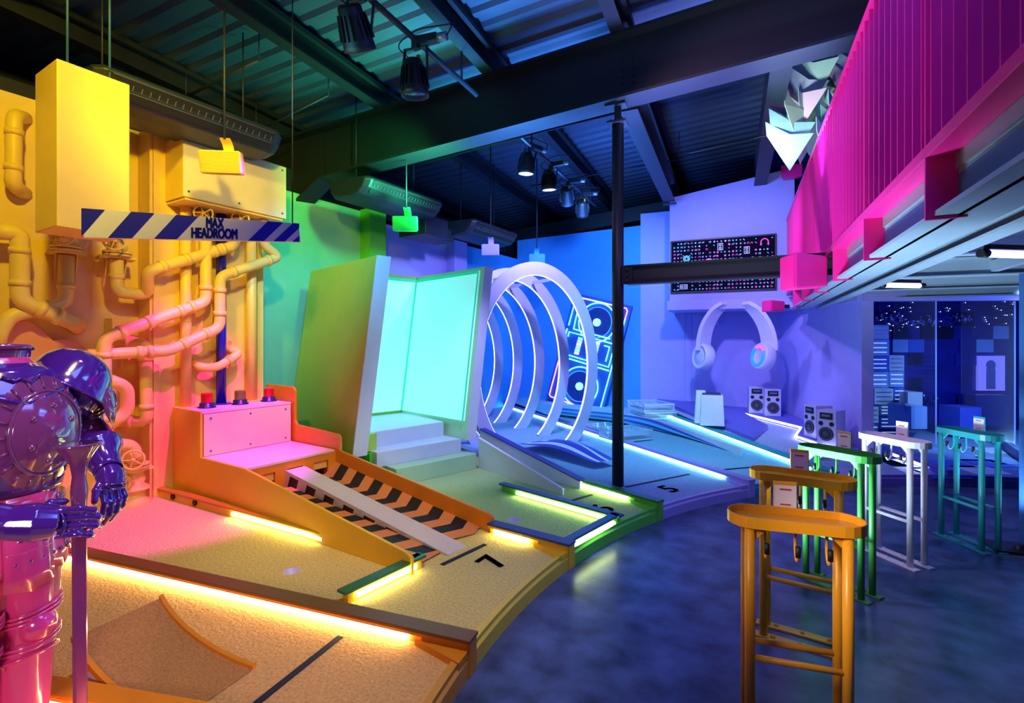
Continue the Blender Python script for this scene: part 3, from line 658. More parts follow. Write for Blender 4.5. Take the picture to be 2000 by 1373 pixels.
# ---------------------------------------------------------------- stepped block and striped ramp (lane 7)
t = thing('step_block', 'yellow stepped block with a pink lit top carrying three beacons', 'steps', (-5.2, 3.1, .1))
def yl(X): return 2.60 + (X + 4.4) * -.03     # left side plane
def yr(X): return 3.58 - (X + 4.36) * .06     # right side plane
def slab(mb, X0, X1, z0, z1, g=0.0): mb.prism([(X0, yl(X0) + g), (X1, yl(X1) + g), (X1, yr(X1) - g), (X0, yr(X0) - g)], z0, z1)
m = MB(); slab(m, -5.74, -5.2, .1, .95, .025); m.build('top_step', AMB, t)
m = MB(); slab(m, -5.745, -5.18, .95, .97, .02); m.build('top_board', mat('deck_peach', '#F0CFC6', .4), t)
m = MB(); slab(m, -5.19, -4.41, .36, .51, .025); slab(m, -5.19, -4.43, .1, .12, .03); m.build('lower_step', AMB, t)
m = MB(); slab(m, -5.19, -4.385, .51, .53, .02); m.build('lower_board', MATS['deck_peach'], t)
m = MB(); m.prism([(-5.185, yl(-5.18) + .03), (-5.172, yl(-5.18) + .03), (-5.172, yr(-5.18) - .03), (-5.185, yr(-5.18) - .03)], .535, .945); rp = m.build('riser_panel', MATS['panel_paint'], t)
for k in (.04, .5, .96):
    for z in (.58, .90):
        y = yl(-5.17) + .06 + (yr(-5.17) - yl(-5.17) - .12) * k; m = MB(); m.cyl((-5.172, y, z), (-5.166, y, z), .009, 8); m.build('screw', BLUS, rp)
# left cheek: closed side wall stepping down to the ramp
m = MB(); prof = [(-5.99, .1), (-2.36, .1), (-2.36, .215), (-2.42, .24), (-4.40, .53), (-5.18, .53), (-5.18, .97), (-5.99, .985)]
m.plate([(x, yl(x) - .0, z) for x, z in prof], (0, .025, 0)); m.build('side_panel', SYL, t, .004)
m = MB(); prof = [(-5.74, .1), (-2.33, .1), (-2.33, .225), (-2.38, .245), (-4.32, .52), (-4.32, .66), (-4.36, .69), (-5.10, .72), (-5.14, .76), (-5.14, 1.10), (-5.18, 1.14), (-5.74, 1.15)]
m.plate([(x, yr(x) + .0, z) for x, z in prof], (0, .03, 0)); m.build('side_panel', ORA, t, .006)
# front wall with three holes
m = MB(); X = -4.40; ya, yb = yl(X) + .025, yr(X) - .0; wy = yb - ya; e = []
zs0, zs1, zh0, zh1 = .12, .51, .26, .44
cuts = [(.10, .28), (.41, .59), (.72, .90)]
cur = 0.0
for a, b in cuts: e.append((cur, a)); cur = b
e.append((cur, 1.0))
for a, b in e: m.box((X, ya + wy * (a + b) / 2, (zh0 + zh1) / 2), (.02, wy * (b - a), zh1 - zh0))
m.box((X, ya + wy / 2, (zs0 + zh0) / 2), (.02, wy, zh0 - zs0)); m.box((X, ya + wy / 2, (zh1 + zs1) / 2), (.02, wy, zs1 - zh1)); m.build('hole_board', ORA, t)
m = MB()
for a, b in cuts:
    for q in (a, b): m.box((X - .09, ya + wy * q, (zh0 + zh1) / 2), (.18, .008, zh1 - zh0))
    m.box((X - .18, ya + wy * (a + b) / 2, (zh0 + zh1) / 2), (.008, wy * (b - a), zh1 - zh0)); m.box((X - .09, ya + wy * (a + b) / 2, zh1), (.18, wy * (b - a), .008))
m.build('hole_lining', mat('hole_brown', '#A06A20', .5), t)
# striped V-shaped floor falling to the lane, raised strip down the middle
OST, BST = mat('stripe_orange', '#D9864A', .7), mat('stripe_black', '#14141A', .6)
m = MB(); X0, X1 = -4.39, -2.42; n = 15
def zfl(k, e): return .30 * (1 - k) + .112 * k + e * (.10 * (1 - k) + .0)
def yy(k, f): X = X0 + (X1 - X0) * k; return yl(X) + .025 + (yr(X) - yl(X) - .025) * f
for side, (f0, fm, f1) in enumerate(((0.0, .10, .40), (.60, .86, 1.0))):
    for i in range(n):
        ks = [i / n, (i + 1) / n]; mi = i % 2
        sh = lambda f: (-.05 if side else .05) * (abs(f - fm) / .3)
        def vert(k, f): 
            kk = min(1, max(0, k + sh(f))); return (X0 + (X1 - X0) * kk, yy(kk, f), zfl(kk, 1 if (f == f0 and side == 0) or (f == f1 and side == 1) else 0))
        a = [vert(ks[0], f) for f in (f0, fm, f1)]; b = [vert(ks[1], f) for f in (f0, fm, f1)]
        m.add(a + b, [(0, 1, 4, 3), (1, 2, 5, 4)], mi)
m.build('striped_slope', [OST, BST], t)
m = MB(); rg = []
for k in (0, .25, .5, .75, .93, 1.04):
    X = X0 + (X1 - X0) * k; z = .43 * (1 - k / 1.04) + .108 * k / 1.04; c = (yl(X) + .025 + yr(X)) / 2; h = .105
    rg.append([Vector((X, c - h, .08)), Vector((X, c + h, .08)), Vector((X, c + h, z)), Vector((X, c - h, z))])
m.loft(rg, smooth=False); m.build('ball_ramp', mat('ramp_grey', '#CFC8C0', .9, bump=.6, bscale=80), t)
for sgn in (-1, 1):
    for i in range(7):
        k0, k1 = (i * 2 + .6) / 15, (i * 2 + 1.6) / 15; P = []
        for k, lo in ((k0, 0), (k1, 0), (k1 - .03, 1), (k0 - .03, 1)):
            k = max(0, k); X = X0 + (X1 - X0) * k; c = (yl(X) + .025 + yr(X)) / 2 + sgn * .1065; zt = .43 * (1 - k / 1.04) + .108 * k / 1.04 - .03
            P.append((X, c, max(.09, zt - .16) if lo else max(.1, zt)))
        m = MB(); m.plate(P, (0, sgn * .001, 0)); m.build('ramp_stripe', BST, t)
for x, col, lb in ((404, 'red', 'red beacon on the top step, leftmost of three'), (469, 'olive', 'olive beacon on the top step between the two red ones'), (525, 'red', 'red beacon on the top step, rightmost beside the side board')):
    p = ONLINE(x, (-5.48, 2), (-5.48, 5))[0]; p.z = .97; t = thing('beacon', lb, 'beacon', (p.x, p.y, .97), 'warning beacons')
    m = MB(); m.lathe([(.085, 0), (.085, .012), (.07, .02), (.068, .05), (.055, .055), (.0, .055)], (p.x, p.y, .97), n=24); m.build('base', mat('beacon_base', '#1A1C5A', .3), t)
    cm = mat('beacon_red', '#E0122A', .12, coat=.6, trans=.35) if col == 'red' else mat('beacon_olive', '#8E8440', .12, coat=.6, trans=.35)
    m = MB(); pr = [(.056, .05)]
    for k in range(5): pr += [(.058, .055 + k * .017), (.053, .066 + k * .017)]
    pr += [(.056, .142), (.05, .152), (.0, .155)]
    m.lathe(pr, (p.x, p.y, .97), n=24); m.build('lens', cm, t)
# black ball-return discs on the board beside the block
t = thing('return_cap', 'round black return cap on the yellow board, left one', 'cap', (-5.1, 2.5, .14)); a = G(338, 976, .14)
for nm, px, py in (('left', 338, 976), ('right', 381, 987)):
    p, _ = ONLINE(px, (-5.9, 2.49), (-2.42, 2.61)); m = MB(); m.cyl((p.x, p.y + .004, .142), (p.x, p.y - .012, .142), .028, 20)
    if nm == 'left': t.location = p; WM[t] = Matrix.Translation(p); m.build('disc', RUB, t)
    else: tag(m.build('return_cap', RUB), 'round black return cap on the yellow board, nearer the light strip', 'cap')
# ---------------------------------------------------------------- quarter pipe (lane 8)
t = thing('quarter_pipe', 'curved tan quarter pipe ramp with orange edges on the front lane', 'ramp', (-2.6, 1.15, .1))
u8 = Vector((-.985, -.17, 0)); v8 = Vector((-.17, .985, 0)); F = G(493, 1309, .1)
N = 16; L_, H_ = .66, .21
def qp(k, wv, dz=0.0):
    x = L_ * k; z = H_ * (1 - math.sqrt(max(0, 1 - (k * .93) ** 2))) / (1 - math.sqrt(1 - .93 ** 2)); return F + u8 * x - v8 * wv + Vector((0, 0, z + dz + .004))
Wd = .37; m = MB(); m.loft([[qp(k / N, 0), qp(k / N, Wd)] for k in range(N + 1)], closed=False, caps=False); m.build('carpet', mat('carpet_brown', '#B98A4E', .95, bump=.8, bscale=60, noise=.2, nscale=90, spec=.1), t)
for wv, sg in ((0, 1), (Wd, -1)):
    m = MB(); m.loft([[qp(k / N, wv, -.012), qp(k / N, wv - sg * .022, -.012), qp(k / N, wv - sg * .022, .016), qp(k / N, wv, .016)] for k in range(N + 1)], smooth=False); m.build('edge_strip', ORA, t)
    m = MB(); m.plate([qp(k / N, wv - sg * .004, -.012) for k in range(N + 1)] + [Vector((*qp(1, wv - sg * .004)[:2], .1))], -v8 * -sg * .012); m.build('side_board', WHT, t)
# ================================================================ leaning light booth (lane 6)
A6 = 165.8; U6, V6 = uv(A6); O6 = Vector((-3.83, 4.56, 0))
def L6(u, v, z): return O6 + U6 * u + V6 * v + Vector((0, 0, z))
ZB = .42; LEAN = .135
def LB(u, v, z): return L6(u, v + (z - ZB) * LEAN, z)
GB = mat('booth_green', '#A6CF4C', .45); GLOW = mat('light_wall', '#C8F2F0', .5, emit=.62, ecol='#7CEBE6', noise=.02)
t = thing('light_booth', 'leaning open booth with green outside and glowing aqua inside above steps', 'booth', tuple(L6(.7, 0, .1)))
def bx(u0, u1, v0, v1, z0, z1): return [LB(u0, v0, z0), LB(u0, v1, z0), LB(u1, v1, z0), LB(u1, v0, z0), LB(u0, v0, z1), LB(u0, v1, z1), LB(u1, v1, z1), LB(u1, v0, z1)]
ZT = 2.61; vl, vr = -.92, .43
m = MB(); m.hexa(bx(.28, 2.05, vl, vl + .17, ZB, ZT)); m.build('left_side_panel', mat('booth_lime', '#A5CC3E', .5), t, .003)
m = MB(); m.hexa(bx(.10, 1.72, vr + .06, vr + .20, ZB + .02, ZT)); m.build('right_side_panel', mat('booth_pale', '#BFE2B0', .5), t, .003)
m = MB(); m.hexa(bx(.262, .279, vl, vl + .17, ZB, ZT)); m.build('front_edge', mat('booth_edge', '#D2DDE2', .5), t)
m = MB(); m.hexa(bx(.082, .099, vr + .06, vr + .20, ZB + .02, ZT)); m.build('front_edge', MATS['booth_edge'], t)
m = MB(); m.hexa(bx(1.62, 1.78, vl + .17, vr + .06, ZB + .02, ZT)); m.build('back_panel', GB, t)
m = MB(); m.hexa(bx(.16, 1.60, vr + .035, vr + .058, ZB + .25, ZT - .045)); m.build('light_wall', GLOW, t)
m = MB(); m.hexa(bx(1.58, 1.615, vl + .19, vr + .02, ZB + .25, ZT - .045)); m.build('light_wall', GLOW, t)
m = MB(); m.hexa(bx(.45, 1.58, vl + .172, vl + .19, ZB + .25, ZT - .045)); m.build('light_wall', GLOW, t)
EG = mat('edge_falloff', '#2FD8A8', .5, emit=.35, ecol='#18D8A0', noise=.02)  # green strips paint the fall-off of the glow along the wall edges
m = MB(); m.hexa(bx(.16, 1.60, vr + .030, vr + .036, ZT - .085, ZT - .045)); m.hexa(bx(1.56, 1.60, vr + .030, vr + .036, ZB + .25, ZT - .045)); m.hexa(bx(1.572, 1.579, vl + .19, vr + .02, ZT - .085, ZT - .045)); m.hexa(bx(.16, .185, vr + .030, vr + .036, ZB + .25, ZT - .045)); m.build('glow_falloff', EG, t)
m = MB(); m.prism([L6(.42, -.70, 0)[:2], L6(1.6, -.75, 0)[:2], L6(1.6, .56, 0)[:2], L6(.50, .45, 0)[:2]], .10, .63); m.build('booth_floor', mat('booth_step', '#C4D6DC', .45), t, .004)
m = MB(); m.prism([L6(-.02, -.56, 0)[:2], L6(.6, -.56, 0)[:2], L6(.6, .56, 0)[:2], L6(-.02, .56, 0)[:2]], .10, .285); m.build('step', mat('booth_step_greenlit', '#A9D6A0', .45), t, .004)  # lowest step greener: the green strip light put into its colour
m = MB(); m.prism([L6(.18, -.68, 0)[:2], L6(.7, -.68, 0)[:2], L6(.7, .48, 0)[:2], L6(.18, .48, 0)[:2]], .285, .45); m.build('step', MATS['booth_step'], t, .004)
m = MB(); m.prism([L6(.32, -.86, 0)[:2], L6(.62, -.86, 0)[:2], L6(.62, -.60, 0)[:2], L6(.32, -.60, 0)[:2]], .44, .635); m.build('corner_block', GB, t, .004)
m = MB(); m.prism([L6(.26, -.72, 0)[:2], L6(1.2, -.80, 0)[:2], L6(1.2, -.50, 0)[:2], L6(.26, -.50, 0)[:2]], .10, .43); m.build('plinth', mat('booth_bright', '#3FD12E', .45), t)
# tapered white guide rails in front of the booth
def guide(label, a, b, za, zb_, wd, top):
    t = thing('guide_rail', label, 'rail', (b[0], b[1], .1), 'white tapered guide rails')
    a, b = Vector((*a, 0)), Vector((*b, 0)); d = (b - a).normalized(); s_ = Vector((d.y, -d.x, 0))
    m = MB(); m.plate([(a.x, a.y, .10), (b.x, b.y, .10), (b.x, b.y, zb_ - .012), (a.x, a.y, za - .012)], s_ * -wd); m.build('board', WHT, t)
    m = MB(); off = s_ * -(wd + .006)
    m.hexa([Vector((a.x, a.y, za - .012)) + s_ * .006, Vector((b.x, b.y, zb_ - .012)) + s_ * .006, Vector((b.x, b.y, zb_ - .012)) + off, Vector((a.x, a.y, za - .012)) + off,
            Vector((a.x, a.y, za)) + s_ * .006, Vector((b.x, b.y, zb_)) + s_ * .006, Vector((b.x, b.y, zb_)) + off, Vector((a.x, a.y, za)) + off]); m.build('cap', top, t)
guide('thin white tapered board sloping down from the booth steps, left one', (-3.66, 5.12), G(1099, 967, .1)[:2], .48, .165, .02, WHT)
g2 = G(1133, 955, .1)
guide('wider tapered board with blue cap sloping down right of the booth steps', (-3.95, 5.56), g2[:2], .50, .19, .085, mat('cap_violet', '#2B2FA0', .35))
# hoops (lane 5)
A5 = 153.0; U5, V5 = uv(A5)
HP = mat('hoop_paint', '#BDB9E6', .4); HL = led('led_hoop', '#C9CCFF', 4.0)
hc = RD(.385, 7.35)
t = thing('hoop_tunnel', 'row of five tall white oval hoops standing over lane five', 'hoops', (hc.x, hc.y, .1))
N = 72
def hoop(u, v, ru, rz, zc, wd, th):
    cp = lambda k, q, o: hc + U5 * (u + o) + V5 * (v + (ru - q) * math.cos(k)) + Vector((0, 0, zc + (rz - q) * math.sin(k)))
    a0, a1 = R(-58), R(238); A = [a0 + (a1 - a0) * i / N for i in range(N + 1)]
    m = MB(); m.loft([[cp(a, 0, 0), cp(a, wd, 0), cp(a, wd, th), cp(a, 0, th)] for a in A], smooth=False); h = m.build('hoop', HP, t)
    m = MB(); m.loft([[cp(a, wd + .001, .012), cp(a, wd + .008, .012), cp(a, wd + .008, .03), cp(a, wd + .001, .03)] for a in A], smooth=False); m.build('light_line', HL, h)
for i in range(5):
    hoop(.70 * i, -.02, 1.12 - .015 * i, 1.51, 1.29, .185, .055)
m = MB()
for k in (R(68), R(112)):
    m.bar(hc + V5 * (.93 * math.cos(k)) + Vector((0, 0, 1.29 + 1.40 * math.sin(k))), hc + U5 * 2.8 + V5 * (.90 * math.cos(k)) + Vector((0, 0, 1.29 + 1.40 * math.sin(k))), .02, .05)
m.build('tie_bar', HP, t)
m = MB(); m.prism([(hc + U5 * u + V5 * v)[:2] for u, v in ((.1, -.95), (3.0, -.95), (3.0, .75), (.1, .75))], .098, .135); m.build('base_board', HP, t)
# low striped hump in front of the hoops and the wave rail of lane four
STB = mat('stripe_blue', '#3238C8', .5); STW = mat('stripe_white', '#E6E6F6', .45); STC = mat('stripe_aqua', '#45B7CE', .5)
def hump(name, label, cat, base, u, v, ln, wd, h, mats, n=24, rows=9, curve=0.0):
    m = MB()
    for j in range(rows):
        for i in range(n):
            P = []
            for ii, jj in ((i, j), (i + 1, j), (i + 1, j + 1), (i, j + 1)):
                k = ii / n; q = jj / rows; z = h * math.sin(math.pi * k) ** 1.4 * (1 - .55 * abs(q - .5) * 2)
                w_ = (q - .5) * wd * (1.0 - .55 * k)
                P.append(base + u * (ln * (1 - k) - ln * .0) + v * (w_ + curve * math.sin(math.pi * k)) + Vector((0, 0, .104 + z)))
            m.add(P, [(0, 1, 2, 3)], j % len(mats), True)
    o = m.build(name, mats); tag(o, label, cat); return o
hb = G(1182, 917, .1)
hump('wave_hump', 'low blue and white striped hump on the carpet before the front hoop', 'ramp', hb, U5, V5, 1.45, .70, .13, [STB, STW, STB], rows=7)
# wave rail
t = thing('wave_rail', 'long curved white rail with aqua and blue stripes on lane four', 'rail', (-1.2, 7.4, .1))
K = [(-1.0, 7.37), (-1.5, 7.83), (-1.99, 8.25), (-2.55, 8.72), (-3.1, 8.95), (-3.8, 8.97), (-4.45, 8.98)]
def smooth_path(P, n=6):
    out = []
    for i in range(len(P) - 1):
        p0, p1, p2, p3 = [Vector((*P[min(max(j, 0), len(P) - 1)], 0)) for j in (i - 1, i, i + 1, i + 2)]
        for k in range(n):
            s_ = k / n; out.append(.5 * ((2 * p1) + (p2 - p0) * s_ + (2 * p0 - 5 * p1 + 4 * p2 - p3) * s_ ** 2 + (3 * p1 - p0 - 3 * p2 + p3) * s_ ** 3))
    out.append(Vector((*P[-1], 0))); return out
C = smooth_path(K); rg = []
def nrm2(C, i): d = (C[min(i + 1, len(C) - 1)] - C[max(i - 1, 0)]).normalized(); return Vector((d.y, -d.x, 0))
for i, p in enumerate(C):
    s_ = nrm2(C, i); zf = laz(4, rad(p.x, p.y)); k = i / (len(C) - 1); bmp = .13 * math.sin(math.pi * min(1, k * 1.25)) ** 2
    rg.append([p + Vector((0, 0, zf + bmp * .0 - .01)), p + s_ * .03 + Vector((0, 0, zf - .01)), p + s_ * .03 + Vector((0, 0, zf + .10 + bmp * .15)), p + Vector((0, 0, zf + .10 + bmp * .15))])
m = MB(); m.loft(rg, smooth=False); m.build('rail_board', STW, t)
for q, (o0, o1, mt, i0, i1) in enumerate(((-.10, -.01, STB, 2, 40), (-.20, -.10, STC, 3, 42), (-.29, -.20, STB, 6, 42), (-.40, -.29, STC, 8, 42))):
    m = MB(); rg = []; i1 = min(i1, len(C) - 1)
    for i in range(i0, i1 + 1):
        s_ = nrm2(C, i); p = C[i]; zf = laz(4, rad(p.x, p.y)) + .006 + .002 * q; k = (i - i0) / (i1 - i0); g = min(1, k * 2.2)
        a, b = p + s_ * (o0 * g) , p + s_ * (o1 * g); h = .10 * g * (1 - .22 * q)
        rg.append([a + Vector((0, 0, zf + h * .72)), b + Vector((0, 0, zf + h))])
    m.loft(rg, closed=False, caps=False); m.build('wave_stripe', mt, t)
# clear block stacks with wire edges
GLS = mat('clear_acrylic', '#DFF2FF', .05, alpha=.32, spec=.8, noise=.02); WIR = mat('acrylic_edge', '#CFE6F4', .15, coat=.5)
def clear_block(label, c, rz, size, n_):
    t = thing('clear_block', label, 'block', tuple(c), 'clear blocks on lane four'); w_, d_, h_ = size
    m = MB(); m.box((0, 0, h_ / 2), (w_, d_, h_)); m.build('shell', GLS, t).matrix_parent_inverse = Matrix.Identity(4)
    m = MB(); e = .022
    for x in (-1, 1):
        for y in (-1, 1): m.box((x * (w_ - e) / 2, y * (d_ - e) / 2, h_ / 2), (e, e, h_ + .002))
    for z in (e / 2, h_ - e / 2):
        for y in (-1, 1): m.box((0, y * (d_ - e) / 2, z), (w_, e + .001, e))
        for x in (-1, 1): m.box((x * (w_ - e) / 2, 0, z), (e + .001, d_, e))
    m.build('edges', WIR, t).matrix_parent_inverse = Matrix.Identity(4)
    m = MB(); rr = random.Random(n_)
    for k in range(26):
        x, y = rr.uniform(-.46, .46) * w_, rr.uniform(-.46, .46) * d_; a = rr.uniform(0, 3.1); l = rr.uniform(.05, .16)
        m.bar((x, y, h_ * rr.uniform(.15, .9)), (x + l * math.cos(a) * .5, y + l * math.sin(a) * .5, h_ * rr.uniform(.15, .9)), .012, .008)
    m.box((0, 0, h_ * .5), (w_ * .96, d_ * .96, .004)); m.build('inner_shards', WIR, t).matrix_parent_inverse = Matrix.Identity(4)
    t.location = c; t.rotation_euler = (0, 0, rz); return t
cb = Vector((-2.86, 9.62, laz(4, rad(-2.86, 9.62)) + .01))
clear_block('clear block at the bottom of the far stack beside the teal divider', cb, R(42), (.62, .78, .13), 3)
clear_block('clear block on top of the far stack beside the teal divider', cb + Vector((-.03, .03, .132)), R(42), (.60, .74, .14), 4)
cb2 = Vector((-2.63, 7.50, laz(4, rad(-2.63, 7.5)) + .01))
clear_block('clear block lying just behind the black column', cb2, R(57), (.62, .50, .15), 5)
clear_block('clear thin block leaning beside the hoops, left of the black column', cb2 + Vector((-.55, .55, 0)), R(57), (.5, .5, .08), 6)
# ================================================================ neon tape deck leaning on the blue wall
YD = YB - .16
q = [WY(1120, 583, YD + .1), WY(1238, 611, YD + .1), WY(1180, 796, YD - .06), WY(1062, 772, YD - .06)]
EX = (q[1] - q[0]).normalized(); EY0 = ((q[0] - q[3]) + (q[1] - q[2])); EY = (EY0 - EX * EY0.dot(EX)).normalized(); EN = EX.cross(EY)
if EN.y > 0: EN = -EN
DW = 1.36; DH = 2.42; DC = (q[0] + q[1] + q[2] + q[3]) / 4
t = thing('neon_speaker_tower', 'tilted blue speaker tower sign with glowing neon outlines on the blue wall', 'sign', tuple(DC - EY * 1.1))
def D(x, y, o=0.0): return DC + EX * (x * DW) + EY * (y * DH) + EN * o
m = MB(); m.plate([D(-.5, -.5), D(.5, -.5), D(.5, .5), D(-.5, .5)], -EN * .12); m.build('board', mat('deck_blue', '#1C4FA8', .5), t, .004)
NC = led('neon_aqua', '#48E4F4', 6); NP = led('neon_pink', '#FF5C9C', 5)
def neon(pts, mt, closed=False, r=.012, nm='neon_tube'): m = MB(); m.tube([D(x, y, .03) for x, y in pts], r, 8, closed=closed); m.build(nm, mt, t)
def circ(cx, cy, r, n=36, a0=0, a1=360): return [(cx + r * math.cos(R(a0 + (a1 - a0) * k / n)) / DW, cy + r * math.sin(R(a0 + (a1 - a0) * k / n)) / DH) for k in range(n + 1)]
neon([(-.44, .20), (-.44, .455), (-.40, .47), (.10, .47)], NC); neon([(-.40, .47), (.42, .47), (.45, .45), (.45, .38)], NP); neon([(.45, .38), (.45, -.46), (.41, -.475), (-.1, -.475)], NC)
neon([(-.1, -.475), (-.42, -.475), (-.45, -.46), (-.45, -.12)], NP); neon([(-.45, -.12), (-.45, .17)], NC)
neon([(-.34, .18), (.30, .18)], NC); neon([(-.34, .18), (-.36, .42)], NC)
for cy, mt in ((.29, NC), (-.30, NC)):
    neon(circ(0.02, cy, .42, a0=-40, a1=250), mt); neon(circ(0.02, cy, .33), mat('neon_dim', '#5AA0F0', .4, emit=1.2, ecol='#3E86F0'), r=.009)
    m = MB(); c = D(.02, cy, .02); m.tube([c, c + EN * .03], .085, 24); m.build('speaker_cap', led('neon_cap', '#6CF0F0', 1.6), t)
    m = MB(); m.tube([D(.02, cy, .004), D(.02, cy, .012)], .30, 36); m.build('speaker_cone', mat('cone_blue', '#143A86', .4), t)
neon(circ(0.02, -.30, .42, a0=250, a1=320), NP); neon(circ(.02, .29, .42, a0=250, a1=320), NC)
neon([(-.40, .10), (-.40, .145), (.36, .145), (.40, .13), (.40, -.06), (-.36, -.06)], NC); neon([(-.36, -.09), (.42, -.09)], NC); neon([(-.38, .02), (-.38, -.06)], NC); neon([(.24, .11), (.33, .11), (.33, -.02)], NC)
for x in (-.18, .12):
    m = MB()
    for k in range(6): m.plate([D(x - .04, -.035 + k * .027, .02), D(x + .04, -.035 + k * .027, .02), D(x + .04, -.011 + k * .027, .02), D(x - .04, -.011 + k * .027, .02)], EN * .012, (k + (x > 0)) % 3)
    m.build('level_meter', [led('meter_pink', '#FF86B8', 1.3), led('meter_aqua', '#5CE6EA', 1.5), led('meter_blue', '#4FA6F4', 1.3)], t)
# ================================================================ headphone corner
BK = Vector((-2.52, 9.62, 0))       # left end of the bulkhead front, running along GX
def B(s, o, z): return BK + GX * s - GY * o + Vector((0, 0, z))
t = thing('wall_bulkhead', 'big lilac boxed bulkhead on the back wall carrying the icon panel', 'box', tuple(B(1, -.3, 2.4)))
m = MB(); m.hexa([B(0, 0, 2.40), B(2.04, 0, 2.40), B(2.04, -.85, 2.40), B(0, -.85, 2.40), B(0, 0, 4.32), B(2.04, 0, 4.62), B(2.04, -.85, 4.62), B(0, -.85, 4.32)]); m.build('casing', LIL, t, .004)
m = MB(); m.hexa([B(-.03, .16, 2.23), B(2.08, .16, 2.23), B(2.08, -.8, 2.23), B(-.03, -.8, 2.23), B(-.03, .16, 2.40), B(2.08, .16, 2.40), B(2.08, -.8, 2.40), B(-.03, -.8, 2.40)]); m.build('ledge', LIL, t, .004)
t = thing('icon_panel', 'dark backlit panel of small pink, white and aqua music icons', 'panel', tuple(B(.87, .05, 2.6)))
PW, PH, PX0, PZ0 = 1.72, .94, .03, 2.56
m = MB(); m.hexa([B(PX0, .03, PZ0), B(PX0 + PW, .03, PZ0), B(PX0 + PW, 0, PZ0), B(PX0, 0, PZ0), B(PX0, .03, PZ0 + PH), B(PX0 + PW, .03, PZ0 + PH), B(PX0 + PW, 0, PZ0 + PH), B(PX0, 0, PZ0 + PH)]); m.build('panel_board', mat('panel_navy', '#05071C', .8, spec=.1), t)
m = MB()
for a, b in (((-.01, -.01), (PW + .01, .012)), ((-.01, PH - .012), (PW + .01, PH + .01)), ((-.01, 0), (.012, PH)), ((PW - .012, 0), (PW + .01, PH))):
    m.hexa([B(PX0 + a[0], .05, PZ0 + a[1]), B(PX0 + b[0], .05, PZ0 + a[1]), B(PX0 + b[0], 0, PZ0 + a[1]), B(PX0 + a[0], 0, PZ0 + a[1]), B(PX0 + a[0], .05, PZ0 + b[1]), B(PX0 + b[0], .05, PZ0 + b[1]), B(PX0 + b[0], 0, PZ0 + b[1]), B(PX0 + a[0], 0, PZ0 + b[1])])
m.build('frame', BLK, t)
IC = [mat('icon_pink', '#F03CC0', .4, emit=.75, ecol='#F02CB8', noise=0), mat('icon_white', '#C8C4FF', .4, emit=.6, ecol='#BDB8FF', noise=0), mat('icon_aqua', '#58C8F0', .4, emit=.6, ecol='#4CC4F0', noise=0)]
m = MB(); rr = random.Random(5); O = lambda x, z: B(PX0 + x, .034, PZ0 + z)
def poly(pts, mi): m.plate([O(x, z) for x, z in pts], -GY * .003, mi)
def ngon(x, z, r, n, mi, a=0, sx=1): poly([(x + r * math.cos(a + 2 * math.pi * k / n), z + r * math.sin(a + 2 * math.pi * k / n) * sx) for k in range(n)], mi)
def ringi(x, z, r, w_, mi, a0=0, a1=360, n=16):
    for k in range(n):
        p, q2 = R(a0 + (a1 - a0) * k / n), R(a0 + (a1 - a0) * (k + 1) / n)
        poly([(x + r * math.cos(p), z + r * math.sin(p)), (x + r * math.cos(q2), z + r * math.sin(q2)), (x + (r - w_) * math.cos(q2), z + (r - w_) * math.sin(q2)), (x + (r - w_) * math.cos(p), z + (r - w_) * math.sin(p))], mi)
def slash(x, z, l, w_, mi, sg=1): poly([(x - l * sg, z - l), (x - l * sg + w_, z - l), (x + l * sg + w_, z + l), (x + l * sg, z + l)], mi)
def rrect(x, z, w_, h_, mi, th=.006):
    for a, b, c, d in ((x - w_, z - h_, x + w_, z - h_ + th), (x - w_, z + h_ - th, x + w_, z + h_), (x - w_, z - h_, x - w_ + th, z + h_), (x + w_ - th, z - h_, x + w_, z + h_)): poly([(a, b), (c, b), (c, d), (a, d)], mi)
big = [(.84, .79, 'spk'), (1.27, .70, 'spk'), (1.55, .82, 'head'), (.27, .61, 'cone'), (.65, .52, 'disc'), (.22, .10, 'tape')]
for x, z, kd in big:
    if kd == 'spk': rrect(x, z, .045, .062, 1, .008); ringi(x, z + .028, .022, .010, 1); ringi(x, z - .026, .022, .010, 1)
    if kd == 'head': ringi(x, z, .065, .016, 0, -20, 200); [poly([(x + s_ * .045, z - .055), (x + s_ * .068, z - .055), (x + s_ * .068, z - .01), (x + s_ * .045, z - .01)], 0) for s_ in (-1, 1)]
    if kd == 'cone': ringi(x, z, .06, .016, 2); ringi(x, z, .036, .016, 2); [ngon(x + .055 * a, z + .055 * b, .01, 6, 2) for a in (-1, 1) for b in (-1, 1)]
    if kd == 'disc': ringi(x, z, .075, .055, 0); 
    if kd == 'tape': rrect(x, z, .065, .042, 1, .008); ringi(x - .028, z, .022, .009, 1); ringi(x + .028, z, .022, .009, 1)
nx, nz = 27, 14
